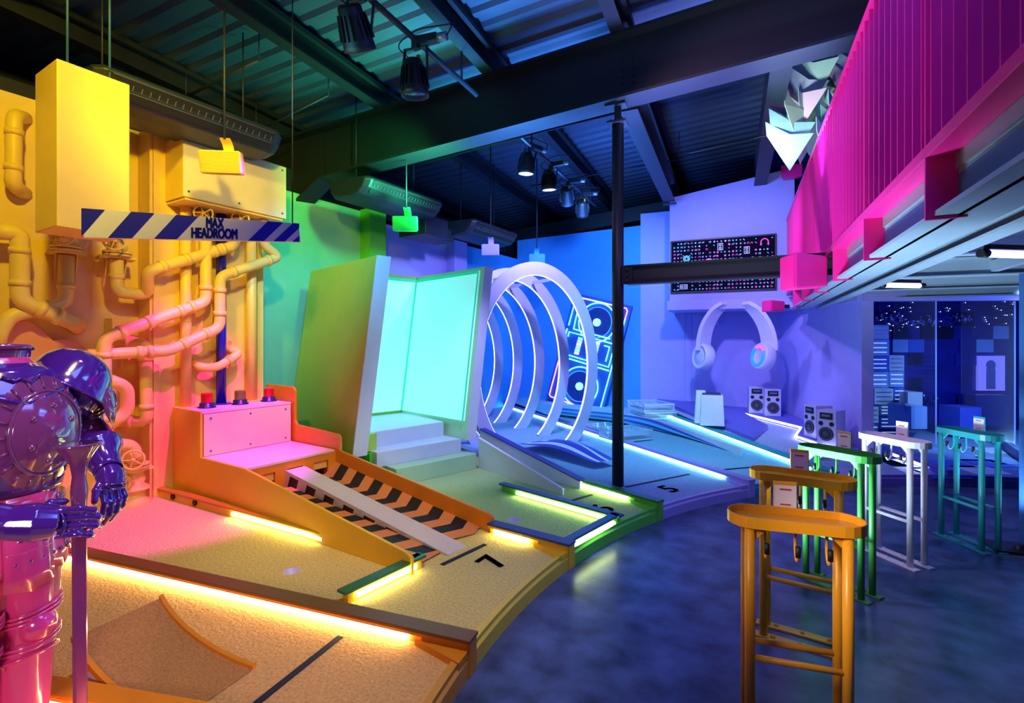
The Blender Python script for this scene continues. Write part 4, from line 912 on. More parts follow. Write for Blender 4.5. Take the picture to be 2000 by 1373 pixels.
for i in range(nx):
    for j in range(nz):
        x = (i + .5) / nx * PW * .97 + .025; z = (j + .5) / nz * PH * .96 + .018
        if any(abs(x - bx_) < .085 and abs(z - bz) < .085 for bx_, bz, _ in big) or rr.random() < .10: continue
        x += rr.uniform(-.006, .006); mi = rr.choice((0, 0, 1, 1, 1, 2)); kd = rr.randrange(10); r = .0135
        if kd == 0: ngon(x, z, r * .8, 12, mi)
        elif kd == 1: ngon(x, z, r, 3, mi, rr.choice((0, math.pi / 2, math.pi)))
        elif kd == 2: slash(x, z, r * .8, .008, 1); slash(x, z, r * .8, .008, 1, -1)
        elif kd == 3: ringi(x, z, r * 1.25, .012, 0, n=10); 
        elif kd == 4: ngon(x, z, r * 1.3, 4, rr.choice((1, 2)))
        elif kd == 5: [slash(x - .012 + .012 * k, z, r * .9, .005, 1) for k in range(3)]
        elif kd == 6: ringi(x, z, r * 1.2, .006, 0, -20, 200, 8); [poly([(x + s_ * .010, z - .014), (x + s_ * .017, z - .014), (x + s_ * .017, z), (x + s_ * .010, z)], 0) for s_ in (-1, 1)]
        elif kd == 7: rrect(x, z, .017, .012, 1, .004)
        elif kd == 8: poly([(x - r, z), (x, z), (x, z + r), (x - r, z + r)], mi); poly([(x, z - r), (x + r, z - r), (x + r, z), (x, z)], 2)
        else: ringi(x, z, r, .006, 2, n=8)
m.build('icon_print', IC, t)
# giant headphones
t = thing('giant_headphones', 'giant lilac headphones hanging below the bulkhead, one cup lit aqua', 'headphones', tuple(B(.95, -.1, 2.33)))
def HPP(px, py, Y=9.62): return WY(px, py, Y)
for side, (cx_, cy_, pts) in enumerate(((1374, 697, [(1420, 592), (1400, 606), (1383, 632), (1375, 660), (1373, 684)]), (1491, 697, [(1452, 592), (1474, 606), (1492, 632), (1501, 660), (1502, 684)]))):
    pp = smooth_path([HPP(*p)[0::2] for p in pts], 5) if False else [HPP(*p) for p in pts]
    C2 = [Vector((p.x, 9.62, p.z)) for p in pp]; out = []
    for i in range(len(C2) - 1):
        p0, p1, p2, p3 = [C2[min(max(j, 0), len(C2) - 1)] for j in (i - 1, i, i + 1, i + 2)]
        for k in range(6):
            s_ = k / 6; out.append(.5 * ((2 * p1) + (p2 - p0) * s_ + (2 * p0 - 5 * p1 + 4 * p2 - p3) * s_ ** 2 + (3 * p1 - p0 - 3 * p2 + p3) * s_ ** 3))
    out.append(C2[-1]); rg = []
    for i, p in enumerate(out):
        d = (out[min(i + 1, len(out) - 1)] - out[max(0, i - 1)]).normalized(); n_ = Vector((-d.z, 0, d.x)) * .03; o_ = GY * .10 + GX * (.09 if side == 0 else -.09)
        rg.append([p - n_ - o_, p + n_ - o_, p + n_ + o_, p - n_ + o_])
    m = MB(); m.loft(rg, smooth=False); m.build('headband', WHT if False else mat('headphone_lilac', '#D6D2F8', .4), t)
    c = HPP(cx_, cy_); ax = Vector((1, -.55, .25)).normalized() if side == 0 else Vector((-1, -.80, .22)).normalized()
    if side == 0: ax = Vector((-.72, -.72, .10)).normalized()
    m = MB(); m.lathe([(0.0, -.10), (.21, -.10), (.235, -.07), (.235, .07), (.215, .10), (.19, .10), (.185, .088), (0, .088)], c, axis=ax, n=36); e = m.build('ear_cup', MATS['headphone_lilac'], t)
    if side == 1:
        m = MB(); e1_ = ax.cross(Vector((0, 0, 1))).normalized(); e2_ = ax.cross(e1_); rp_ = lambda a: c + ax * .098 + (e1_ * math.cos(a) + e2_ * math.sin(a)) * .158
        m.tube([rp_(R(a)) for a in range(-60, 211, 9)], .028, 10); m.build('led_ring', mat('headphone_led', '#1E78FF', .4, emit=1.6, ecol='#1A70FF', noise=0), e)
        m = MB(); m.tube([rp_(R(a)) for a in range(210, 301, 9)], .028, 10); m.build('led_ring', mat('headphone_led_pink', '#FF5CC8', .4, emit=1.2, ecol='#E060E0', noise=0), e)
    else:
        m = MB(); m.lathe([(0, .088), (.15, .092), (.155, .088)], c, axis=ax, n=36); m.build('cup_plate', MATS['headphone_lilac'], e)
# raised lilac decks on both sides of lane three
DKM = mat('deck_lilac', '#6A64C8', .5)
def deck(label, pts, zz):
    m = MB(); m.prism([tuple(p[:2]) for p in pts], [z - .10 for z in zz], zz); return tag(m.build('corner_deck', DKM), label, 'platform')
def LZ(x, y, h=.05): return laz(3, rad(x, y)) + h
dk = [pol(131.2, RR + 1.6), pol(131.2, 11.2), Vector((-2.5, 10.45, 0)), pol(126.5, 9.6), pol(124.6, 8.5), pol(125.6, 7.4)]
deck('lilac deck on the left of lane three carrying the white box', dk, [LZ(p.x, p.y, .06) for p in dk])
dk = [Vector((-.72, 10.55, 0)), Vector((-1.75, 10.45, 0)), Vector((-1.50, 10.12, 0)), Vector((-.36, 9.28, 0)), Vector((-.40, 8.62, 0)), Vector((.28, 7.9, 0)), Vector((.34, 8.3, 0))]
dr = tag(deck('lilac deck along the right wall carrying both speaker pairs', dk, [LZ(p.x, p.y, .06) for p in dk]), 'lilac deck along the right wall carrying both speaker pairs', 'platform')
m = MB(); P = [Vector((-1.52, 10.10, 0)), Vector((-.38, 9.26, 0)), Vector((-.43, 8.60, 0)), Vector((.26, 7.86, 0))]
P = [Vector((p.x, p.y, LZ(p.x, p.y, .045))) for p in P]; m.tube(P, .014, 8); m.build('led_strip', LED3, dr)
# spiral mat
c = Vector((-1.42, 9.35, 0)); t = thing('spiral_mat', 'flat grey spiral ring mat on the carpet beside the white box', 'mat', tuple(c))
m = MB(); N = 160
m.tube([c + Vector(((.03 + .20 * k / N) * math.cos(k * .30), (.03 + .20 * k / N) * math.sin(k * .30), 0)) + Vector((0, 0, LZ(c.x + (.03 + .20 * k / N) * math.cos(k * .30), c.y + (.03 + .20 * k / N) * math.sin(k * .30), .012))) for k in range(N)], .008, 6); m.build('coil', mat('coil_grey', '#B9B7D2', .4), t)
# white tapered box
bxp = Vector((-1.62, 8.72, LZ(-1.62, 8.72, .06) - .01)); t = thing('white_box', 'white tapered box with dark open top on the lilac deck', 'box', tuple(bxp))
def taper(mb, c, b, tp, h, rz, mi=0):
    q = lambda s_, z: [c + Vector((math.cos(rz) * x * s_[0] - math.sin(rz) * y * s_[1], math.sin(rz) * x * s_[0] + math.cos(rz) * y * s_[1], z)) for x, y in ((-.5, -.5), (.5, -.5), (.5, .5), (-.5, .5))]
    mb.hexa(q(b, 0) + q(tp, h), mi)
m = MB(); taper(m, bxp, (.36, .40), (.32, .34), .48, .25); m.build('body', WHT, t, .003)
m = MB(); taper(m, bxp + Vector((-.19, .12, 0)), (.20, .28), (.14, .22), .52, .25); m.build('wedge', WHT, t, .003)
m = MB(); taper(m, bxp + Vector((0, 0, .478)), (.29, .31), (.27, .28), .02, .25); m.build('dark_top', mat('dark_grille', '#23264A', .5), t)
# loudspeaker pairs on the deck
def spk(loc, rz, label, h=.47, w_=.25, d_=.26, lean=0.0, group='grey boxed speakers on the deck'):
    t = thing('floor_speaker', label, 'speaker', (0, 0, 0), group); sm = mat('speaker_grey', '#B8B4E4', .5)
    m = MB(); m.hexa([(-w_ / 2, -d_ / 2, 0), (w_ / 2, -d_ / 2, 0), (w_ / 2, d_ / 2, 0), (-w_ / 2, d_ / 2, 0), (-w_ / 2, -d_ / 2 + lean, h), (w_ / 2, -d_ / 2 + lean, h), (w_ / 2, d_ / 2 + lean, h), (-w_ / 2, d_ / 2 + lean, h)]); m.build('cabinet', sm, t, .006)
    y = -d_ / 2; f = lambda z: y + lean * z / h - .001
    m = MB(); m.tube([(0, f(.15), .15), (0, f(.15) - .012, .15)], .095, 24); w1 = m.build('woofer', RUB, t)
    m = MB(); m.lathe([(.092, 0), (.075, .006), (.06, .004)], (0, f(.15) - .012, .15), axis=(0, -1, 0), n=24); m.lathe([(.045, .004), (.02, .012), (0, .014)], (0, f(.15) - .012, .15), axis=(0, -1, 0), n=20); m.build('cone', mat('cone_grey', '#3C3A50', .4), w1)
    for x in (-.07, .07):
        m = MB(); m.tube([(x, f(.29), .29), (x, f(.29) - .008, .29)], .03, 16); m.build('port', RUB, t)
    m = MB(); m.box((0, f(.40) - .004, .395), (w_ * .66, .010, .085)); hn = m.build('horn', RUB, t)
    m = MB(); m.box((0, f(.40) - .012, .40), (w_ * .46, .010, .030)); m.build('horn_throat', mat('horn_blue', '#5B6890', .4), hn)
    t.location = loc; t.rotation_euler = (0, 0, rz); return t
s1 = spk((-1.12, 10.10, LZ(-1.12, 10.0, .06)), R(12), 'grey speaker at the left of the far pair below the headphones')
def place(o, loc, rz, label): c = dup(o, label); c.location = loc; c.rotation_euler = (0, 0, rz); return c
place(s1, (-.86, 9.97, LZ(-.86, 9.9, .06)), R(16), 'grey speaker at the right of the far pair below the headphones')
place(s1, (-.14, 8.66, LZ(-.14, 8.66, .06)), R(-52), 'grey speaker turned sideways at the back of the near pair')
place(s1, (.02, 8.33, LZ(.02, 8.33, .06)), R(-26), 'grey speaker at the front of the near pair beside the wall end')
# thin pipes on the back wall and a small box
t = thing('wall_trunking', 'thin upright trunking on the lilac back wall left of the headphones', 'trunking', (-2.4, YB, .4))
for px in (1336, 1349):
    p, _ = ONLINE(px, A1[:2], A2[:2]); m = MB(); m.box((p.x, p.y - .012, 1.42), (.03, .02, 1.9), .148); m.build('trunk', LIL, t)
p, _ = ONLINE(1392, A1[:2], A2[:2]); m = MB(); m.box((p.x, p.y - .07, 2.07), (.26, .12, .20), .148); tag(m.build('wall_box', LIL, None, .006), 'small lilac box on the back wall behind the left headband', 'box')
# ================================================================ dark room on the right
def F(r, d, z): return RD(r, d, z)
DT = mat('gloss_navy', '#0C1A8A', .12, coat=.6, noise=.3, nscale=3)
fr0, fr1, fd = 5.2, 9.9, 9.0
m = MB(); a, b = F(fr0, fd, 0), F(fr1, fd, 0); n_ = F(0, .08, 0) - F(0, 0, 0)
m.hexa([a, b, b + n_, a + n_, a + Vector((0, 0, 2.55)), b + Vector((0, 0, 2.55)), b + n_ + Vector((0, 0, 2.55)), a + n_ + Vector((0, 0, 2.55))]); struct(m.build('wall_back.004', DT))
m = MB(); m.hexa([F(5.0, 7.2, 2.50), F(9.9, 7.2, 2.50), F(9.9, 9.1, 2.50), F(5.0, 9.1, 2.50), F(5.0, 7.2, 2.55), F(9.9, 7.2, 2.55), F(9.9, 9.1, 2.55), F(5.0, 9.1, 2.55)]); struct(m.build('ceiling.001', DT))
def back_px(px, py, o=0.0): d = fd - o; return F((px - 1000) / 1000 * d, d, HC + (HORIZON - py) / 1000 * d)
tc = {'l': mat('tile_light', '#7FB0F0', .35), 'm': mat('tile_mid', '#3F6FE0', .3), 'd': mat('tile_deep', '#16248C', .25), 'k': mat('tile_dark', '#0E1A40', .2), 'w': mat('tile_white', '#BBD6F4', .4)}
tiles = [(1742, 663, 1772, 688, 'l'), (1773, 663, 1803, 688, 'm'), (1938, 637, 1968, 662, 'l'), (1905, 663, 1938, 688, 'l'), (1872, 663, 1904, 688, 'd'), (1864, 690, 1889, 714, 'd'), (1798, 637, 1828, 662, 'k'), (1829, 637, 1860, 662, 'k'), (1773, 690, 1800, 713, 'k'), (1773, 738, 1800, 762, 'k'), (1894, 637, 1937, 662, 'd'), (1890, 690, 1906, 714, 'd'), (1938, 663, 1968, 688, 'd'), (1742, 637, 1772, 662, 'k'), (1864, 610, 1900, 636, 'k')]
for i, (x0, y0, x1, y1, c) in enumerate(tiles):
    a, b = back_px(x0, y1), back_px(x1, y0); nn = F(0, -.025, 0) - F(0, 0, 0); e = F(1, 0, 0) - F(0, 0, 0)
    q4 = [a, Vector((b.x, b.y, a.z)), b, Vector((a.x, a.y, b.z))]; m = MB(); m.plate(q4, nn)
    side_ = {'l': 'pale blue', 'm': 'bright blue', 'd': 'deep blue', 'k': 'almost black blue', 'w': 'white'}[c]
    rowz = {637: 'in the upper row', 663: 'in the second row', 690: 'in the third row', 738: 'low down', 610: 'above the upper row'}[y0]
    colz = {1742: 'next to the striped slabs', 1773: 'second from the striped slabs', 1798: 'left of centre', 1829: 'at centre', 1864: 'left of the lit screen', 1872: 'above left of the lit screen', 1890: 'at the screen corner', 1894: 'right of centre', 1905: 'above the lit screen', 1938: 'above the right end of the screen'}[x0]
    tag(m.build('wall_tile', tc[c]), side_ + ' square tile ' + rowz + ' of the dark wall, ' + colz, 'tile', 'square tiles on the dark wall')
# striped slabs
slabs = [(1690, 635, 1736, 662, 'w', 'topmost'), (1690, 663, 1737, 695, 'l', 'second row, left'), (1737, 694, 1766, 724, 'w', 'third row, right'), (1690, 696, 1736, 725, 'm', 'third row, left'), (1690, 726, 1736, 757, 'l', 'fourth row, left'), (1737, 725, 1766, 756, 'l', 'fourth row, right'), (1708, 759, 1745, 790, 'w', 'fifth row, left, standing forward'), (1746, 757, 1766, 786, 'm', 'fifth row, right'), (1690, 794, 1716, 826, 'w', 'sixth row, left, standing forward'), (1717, 790, 1766, 812, 'l', 'sixth row, right'), (1717, 813, 1766, 838, 'm', 'seventh row, right'), (1690, 827, 1716, 860, 'l', 'seventh row, left'), (1717, 839, 1766, 862, 'd', 'bottom row')]
LN = led('slab_line', '#CFE6FF', .55)
for x0, y0, x1, y1, c, wd in slabs:
    fwd = .30 + (.12 if 'forward' in wd else 0); a, b = back_px(x0, y1, fwd), back_px(x1, y0, fwd); nn = F(0, .22, 0) - F(0, 0, 0)
    t = thing('striped_slab', c.replace('w', 'white').replace('l', 'light blue') if c in 'wl' else 'blue', 'slab', tuple(a), 'striped slabs stacked in the dark room')
    t['label'] = {'w': 'white', 'l': 'light blue', 'm': 'mid blue', 'd': 'deep blue'}[c] + ' slab with thin lines in the stack by the wall end, ' + wd
    m = MB(); m.plate([a, Vector((b.x, b.y, a.z)), b, Vector((a.x, a.y, b.z))], nn); m.build('block', tc[c], t)
    m = MB(); v_ = (Vector((b.x, b.y, 0)) - Vector((a.x, a.y, 0)))
    for k in (.22, .5, .78): p = Vector((a.x, a.y, a.z + (b.z - a.z) * k)) - nn * .03; m.bar(p + v_ * .1, p + v_ * .88, .012, .012)
    m.build('line', LN if c != 'w' else STL, t)
# little steps and slide
def blk(label, x0, y0, x1, y1, fwd, dp, mt, name='block'):
    a, b = back_px(x0, y1, fwd), back_px(x1, y0, fwd); m = MB(); m.plate([a, Vector((b.x, b.y, a.z)), b, Vector((a.x, a.y, b.z))], F(0, dp, 0) - F(0, 0, 0)); return tag(m.build(name, mt), label, 'block')
blk('pale blue block on the floor of the dark room right of the striped slabs', 1780, 794, 1811, 838, 1.0, .5, tc['l']); blk('pale blue block behind the lower one, right of the striped slabs', 1773, 766, 1802, 800, .5, .45, tc['w'])
blk('dark blue box bench under the lit screen', 1906, 772, 1972, 832, .4, .35, tc['d']); blk('mid blue cube left of the dark box bench', 1875, 796, 1917, 840, .9, .4, mat('cube_blue', '#3D55D0', .4))
m = MB(); rg = []
for k in range(9):
    a = R(90 * k / 8); px = 1766 + 34 * (1 - math.cos(a)); py = 765 + 66 * math.sin(a) ** .8 if k else 765
    p, q2 = back_px(px, min(py, 834), .9), back_px(px, min(py, 834), .4); rg.append([p, q2, q2 - Vector((0, 0, .03)), p - Vector((0, 0, .03))])
m.loft(rg, smooth=False); tag(m.build('curved_slide', tc['d']), 'deep blue curved slide at the foot of the striped slabs', 'slide')
# lit screen
t = thing('lit_screen', 'pale lilac lit screen with a grey disc on the dark wall', 'screen', tuple(back_px(1938, 763, .05)))
a, b = back_px(1911, 763, .06), back_px(1963, 695, .06); nn = F(0, .05, 0) - F(0, 0, 0)
m = MB(); m.plate([a, Vector((b.x, b.y, a.z)), b, Vector((a.x, a.y, b.z))], nn); m.build('screen', mat('screen_lilac', '#A9A4FF', .3, emit=.6, ecol='#7C78FF'), t)
c = back_px(1935, 713, .062); m = MB(); m.tube([c, c - nn * .1], .085, 28); m.build('disc', mat('disc_grey', '#6F74C8', .4), t)
m = MB(); p = back_px(1935, 760, .062); m.plate([p + (F(-.08, 0, 0)), p + F(.08, 0, 0), Vector((*(c + F(.08, 0, 0))[:2], c.z - .06)), Vector((*(c + F(-.08, 0, 0))[:2], c.z - .06))], -nn * .08); m.build('grey_strip', MATS['disc_grey'], t)  # grey strip from below the disc towards the screen's lower edge
# starlight points in the glossy ceiling band
t = thing('star_lights', 'scatter of tiny white star lights above the dark room', 'lights', tuple(back_px(1850, 610)))
m = MB(); rr = random.Random(11)
for k in range(72):
    px = rr.uniform(1712, 1988); py = 574 + (1 - rr.random() ** 1.3) * 66 + (px < 1800) * (1800 - px) * .12; p = back_px(px, py, .02); m.ball(p, .008, 6)
s_ = m.build('star_points', led('star_white', '#DDE8FF', 2), t); s_['kind'] = 'stuff'
# crumpled foil bands
FO = mat('foil', '#8E93F0', .12, 1.0)
for i, (x0, x1, y, lb) in enumerate(((1706, 1762, 618, 'crumpled silver blue foil strip high at the left of the dark wall'), (1768, 1826, 628, 'crumpled silver blue foil strip high on the dark wall, left of centre'), (1864, 1898, 622, 'crumpled silver blue foil strip high on the dark wall, right of centre'), (1803, 1830, 782, 'crumpled silver foil low down beside the pale blocks'))):
    m = MB(); rg = []
    for k in range(20):
        px = x0 + (x1 - x0) * k / 19; p = back_px(px, y + 5 * math.sin(k * 1.1 + i), .05 + .03 * math.sin(k * 1.9)); rg.append([p + Vector((0, 0, .06 + .03 * math.sin(k * 1.3))), p - F(0, .05, 0), p - Vector((0, 0, .05))])
    m.loft(rg, closed=False, caps=False); tag(m.build('foil_strip', FO), lb, 'foil')
# glass sheets with bright edges
for px, lb in ((1828, 'tall clear glass sheet standing in the middle of the dark room'), (1982, 'tall clear glass sheet standing near the right column')):
    t = thing('glass_sheet', lb, 'glass', tuple(F((px - 1000) * 7.6 / 1000, 7.6, .1)), 'glass sheets in the dark room'); p = F((px - 1000) * 7.6 / 1000, 7.6, 0); q2 = F((px - 1000) * 7.6 / 1000 + .35, 8.9, 0)
    m = MB(); m.bar(Vector((p.x, p.y, 1.28)), Vector((q2.x, q2.y, 1.28)), .012, 2.3); m.build('pane', mat('clear_glass', '#FFFFFF', .02, alpha=.08, spec=.5, noise=0), t)
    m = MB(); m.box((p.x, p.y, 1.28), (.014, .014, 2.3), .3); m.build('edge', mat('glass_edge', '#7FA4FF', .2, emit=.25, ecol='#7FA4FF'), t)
# pale patches in the lane carpet of the dark room
for i, (x, y, c) in enumerate(((1795, 905, 'w'), (1880, 893, 'l'), (1835, 925, 'm'), (1915, 918, 'w'), (1960, 900, 'l'), (1760, 920, 'l'), (1940, 880, 'w'), (1850, 905, 'm'), (1820, 880, 'l'), (1930, 905, 'm'))):
    p = G(x, y, .104); m = MB(); m.box((p.x, p.y, .104), (.42, .42, .006), .5); m.build('carpet_patch', tc[c], LANE[2])
# ================================================================ mezzanine along the right side
M0, M1 = Vector((.47, 2.0, 0)), Vector((-.52, 9.2, 0)); MD = (M1 - M0).normalized(); MR = Vector((MD.y, -MD.x, 0))   # MR: towards the mezzanine
def MP(s, o, z): return M0 + MD * s + MR * o + Vector((0, 0, z))
S0, S1 = -1.6, 7.55
t = thing('mezzanine_beam', 'blue painted steel edge beam under the pink railing', 'beam', tuple(MP(0, 0, 2.18)))
m = MB(); m.bar(MP(S0, .10, 2.27), MP(S1, .10, 2.27), .02, .18); m.build('web', BLUS, t)
m = MB(); m.bar(MP(S0, .14, 2.19), MP(S1, .14, 2.19), .26, .02); m.bar(MP(S0, .17, 2.355), MP(S1, .17, 2.355), .16, .02); m.build('flange', mat('flange_grey', '#8FA6BC', .4, bump=.2, bscale=60), t)
m = MB(); m.bar(MP(S0, .09, 2.40), MP(S1, .09, 2.40), .02, .07); m.build('edge_angle', STL, t)
m = MB(); m.bar(MP(S0, .42, 2.23), MP(S1, .42, 2.23), .02, .10); m.bar(MP(S0, .42, 2.18), MP(S1, .42, 2.18), .10, .015); m.build('inner_channel', MATS['flange_grey'], t)
m = MB(); m.hexa([MP(S0, .16, 2.42), MP(S1 + .6, .16, 2.42), MP(S1 + .6, 4.6, 2.42), MP(S0, 4.6, 2.42), MP(S0, .16, 2.46), MP(S1 + .6, .16, 2.46), MP(S1 + .6, 4.6, 2.46), MP(S0, 4.6, 2.46)]); struct(m.build('ceiling.002', mat('deck_underside', '#161B26', .6)))
k = 0
for s, lb in ((1.1, 'nearest'), (2.5, 'second'), (3.9, 'third'), (5.2, 'fourth'), (6.4, 'farthest')):
    m = MB(); ibeam(m, MP(s, .45, 2.24), MP(s + .25, 4.4, 2.24), .09, .17, .012, .01); tag(m.build('floor_joist', MATS['flange_grey']), 'grey cross joist under the mezzanine floor, ' + lb + ' from the camera', 'joist', 'cross joists under the mezzanine')
for s, o, lb in ((.4, 1.1, 'nearest'), (1.6, 1.9, 'nearer middle'), (3.0, 1.3, 'farther middle'), (4.5, 2.2, 'farthest')):
    m = MB(); m.bar(MP(s, o, 2.32), MP(s + 1.2, o + .02, 2.32), .05, .10); tag(m.build('floor_noggin', MATS['flange_grey']), 'short grey steel trimmer under the mezzanine floor, ' + lb, 'joist', 'steel trimmers under the mezzanine')
# fascia over the dark room
m = MB(); a, b = Vector((A2.x - .2, A2.y, 0)), Vector((*F(4.9, 7.05, 0)[:2], 0)); m.bar(Vector((a.x + .1, a.y - .1, 2.28)), Vector((A3.x, A3.y, 2.28)), .12, .16); e = F(9.9, 6.6, 0); m.bar(Vector((A3.x, A3.y, 2.28)), Vector((e.x, e.y, 2.28)), .12, .16); struct(m.build('trim_5', LIL))
# tube lights
for (a, b, z), lb in (((RD(3.60, 4.95), RD(3.98, 5.0), 2.20), 'short violet tube light under the mezzanine close to the lilac wall'), ((RD(2.95, 3.18), RD(3.75, 3.3), 2.20), 'violet tube light under the mezzanine at the right edge')):
    t = thing('tube_light', lb, 'light', (a.x, a.y, z)); a.z = b.z = z; d = (b - a).normalized()
    m = MB(); m.tube([a, b], .024, 16); m.build('tube', led('tube_violet', '#8F80FF', 5), t)
    for p, q in ((a, -1), (b, 1)):
        m = MB(); m.tube([p, p + d * q * .05], .027, 16); m.build('end_cap', BLK, t)
    m = MB(); m.bar(a + Vector((0, 0, .04)), b + Vector((0, 0, .04)), .04, .03); m.bar((a + b) / 2 + Vector((0, 0, .05)), (a + b) / 2 + Vector((0, 0, .2)), .02, .02); m.build('batten', BLK, t)
# pink railing
t = thing('pink_railing', 'tall pink steel railing of closely set upright flats on the mezzanine edge', 'railing', tuple(MP(0, 0, 2.45)))
m = MB(); m.bar(MP(S0, .03, 2.455), MP(S1 + .3, .03, 2.455), .10, .05); m.build('bottom_rail', PINK, t, .003)
m = MB(); m.bar(MP(S0, .03, 3.70), MP(S1 + .3, .03, 3.70), .10, .05); m.build('top_rail', PINK, t, .003)
nb = 76
for i in range(nb):
    s = S0 + .1 + (S1 + .2 - S0) * i / nb; m = MB() if i == 0 else None
    if i == 0:
        m.bar(MP(0, .02, 2.48), MP(0, .02, 3.68), .075, .010, up=MD); bme = m; b0 = m.build('baluster', PINK, t); b0.location = MP(s, 0, 0) - MP(0, 0, 0)
    else:
        b = b0.copy(); COL.objects.link(b); b.parent = t; b.matrix_parent_inverse = b0.matrix_parent_inverse.copy(); b.location = MP(s, 0, 0) - MP(0, 0, 0); WM[b] = Matrix.Identity(4)
pp, _ = ONLINE(1818, M0, M1); sp0 = (pp - M0).dot(MD); pp, _ = ONLINE(1694, M0, M1); sp1 = (pp - M0).dot(MD)
for i in range(-1, 8):
    s = sp0 + (sp1 - sp0) * i
    if s > S1: break
    m = MB(); m.bar(MP(s, .035, 2.165), MP(s, .035, 3.68), .11, .014, up=MD); p = m.build('post', PINK, t)
    m = MB(); m.bar(MP(s + .012, .085, 2.17), MP(s + .012, .085, 2.36), .012, .08, up=MR); bb = m.build('bracket', RED, p)
    for z in (2.20, 2.33):
        m = MB(); m.cyl(MP(s + .03, .078, z), MP(s + .03, .066, z), .009, 8); m.build('bolt', STL, p)
# pink loudspeakers
def pink_spk(p, w_, h_, d_, rz, label, col=PINK):
    t = thing('pink_loudspeaker', label, 'loudspeaker', (0, 0, 0), 'pink loudspeakers'); m = MB()
    m.hexa([(-w_ / 2, -d_ / 2, -h_ / 2), (w_ / 2, -d_ / 2, -h_ / 2), (w_ * .36, d_ / 2, -h_ * .42), (-w_ * .36, d_ / 2, -h_ * .42), (-w_ / 2, -d_ / 2, h_ / 2), (w_ / 2, -d_ / 2, h_ / 2), (w_ * .36, d_ / 2, h_ * .42), (-w_ * .36, d_ / 2, h_ * .42)]); m.build('cabinet', col, t, .015)
    m = MB(); m.box((0, -d_ / 2 - .003, 0), (w_ * .92, .008, h_ * .90)); m.build('grille', col, t)
    m = MB(); m.bar((0, d_ * .45, 0), (0, d_ * .5 + .12, 0), .05, .05); m.build('bracket', BLK, t)
    t.location = p; t.rotation_euler = (0, 0, rz); return t
d = 4.45; pink_spk(RD(.572 * d, d, HC + .136 * d), .24, .31, .30, R(-58), 'big pink loudspeaker on the black girder beside the railing')
d = 7.6; pink_spk(RD(.512 * d, d, HC + .070 * d), .20, .17, .26, R(-45), 'small pink loudspeaker low at the far end of the mezzanine beam')
d = 8.6; pink_spk(RD(.545 * d, d, HC + .331 * d), .32, .22, .2, R(10), 'small pink loudspeaker up on the back wall below the paper pennants')
# lamp and mesh above the mezzanine floor
t = thing('mezzanine_lamp', 'bright violet lamp seen in the gap under the pink railing', 'lamp', (0, 0, 0)); d = 3.1; p = RD(.916 * d, d, HC + .431 * d)
m = MB(); m.tube([p, p + Vector((.12, .1, .08))], [.045, .06], 20); m.build('housing', BLK, t)
m = MB(); m.ball(p - Vector((.005, .005, 0)), .035, 14); m.build('lens', led('lamp_violet', '#A08CFF', 30), t)
m = MB(); m.cyl(p + Vector((.06, .05, .05)), p + Vector((.06, .05, .5)), .012, 8); m.build('stem', BLK, t)
t = thing('wire_mesh', 'silver wire mesh tray behind the gap under the pink railing', 'mesh', tuple(MP(1.2, .6, 2.9)))
m = MB()
for k in range(22): m.bar(MP(.3 + k * .11, .5, 2.95), MP(.3 + k * .11, 1.0, 2.95), .006, .006)
for k in range(9): m.bar(MP(.3, .5 + k * .062, 2.95), MP(2.7, .5 + k * .062, 2.95), .006, .006)
m.build('wires', STL, t)
m = MB(); m.hexa([MP(S0, 1.9, 2.46), MP(S1, 1.9, 2.46), MP(S1, 2.0, 2.46), MP(S0, 2.0, 2.46), MP(S0, 1.9, 5.2), MP(S1, 1.9, 5.2), MP(S1, 2.0, 5.2), MP(S0, 2.0, 5.2)]); struct(m.build('wall_right.001', mat('upper_wall', '#1C2A8C', .6)))
# column at the right edge
cx = RD(4.16, 4.05); t = thing('mezzanine_column', 'dark blue square mezzanine column at the right edge with a black foot', 'column', (cx.x, cx.y, 0))
m = MB(); m.box((cx.x, cx.y, 1.12), (.15, .15, 2.16), ANG); m.build('shaft', BLUS, t)
fp = RD(4.02, 4.06); m = MB(); m.box((fp.x, fp.y, .012), (.42, .26, .024), ANG - .3); m.build('foot_plate', BLK, t)
m = MB(); m.lathe([(.03, .02), (.03, .05), (.0, .055)], RD(3.98, 4.02), n=12); m.build('foot_bolt', BLK, t)
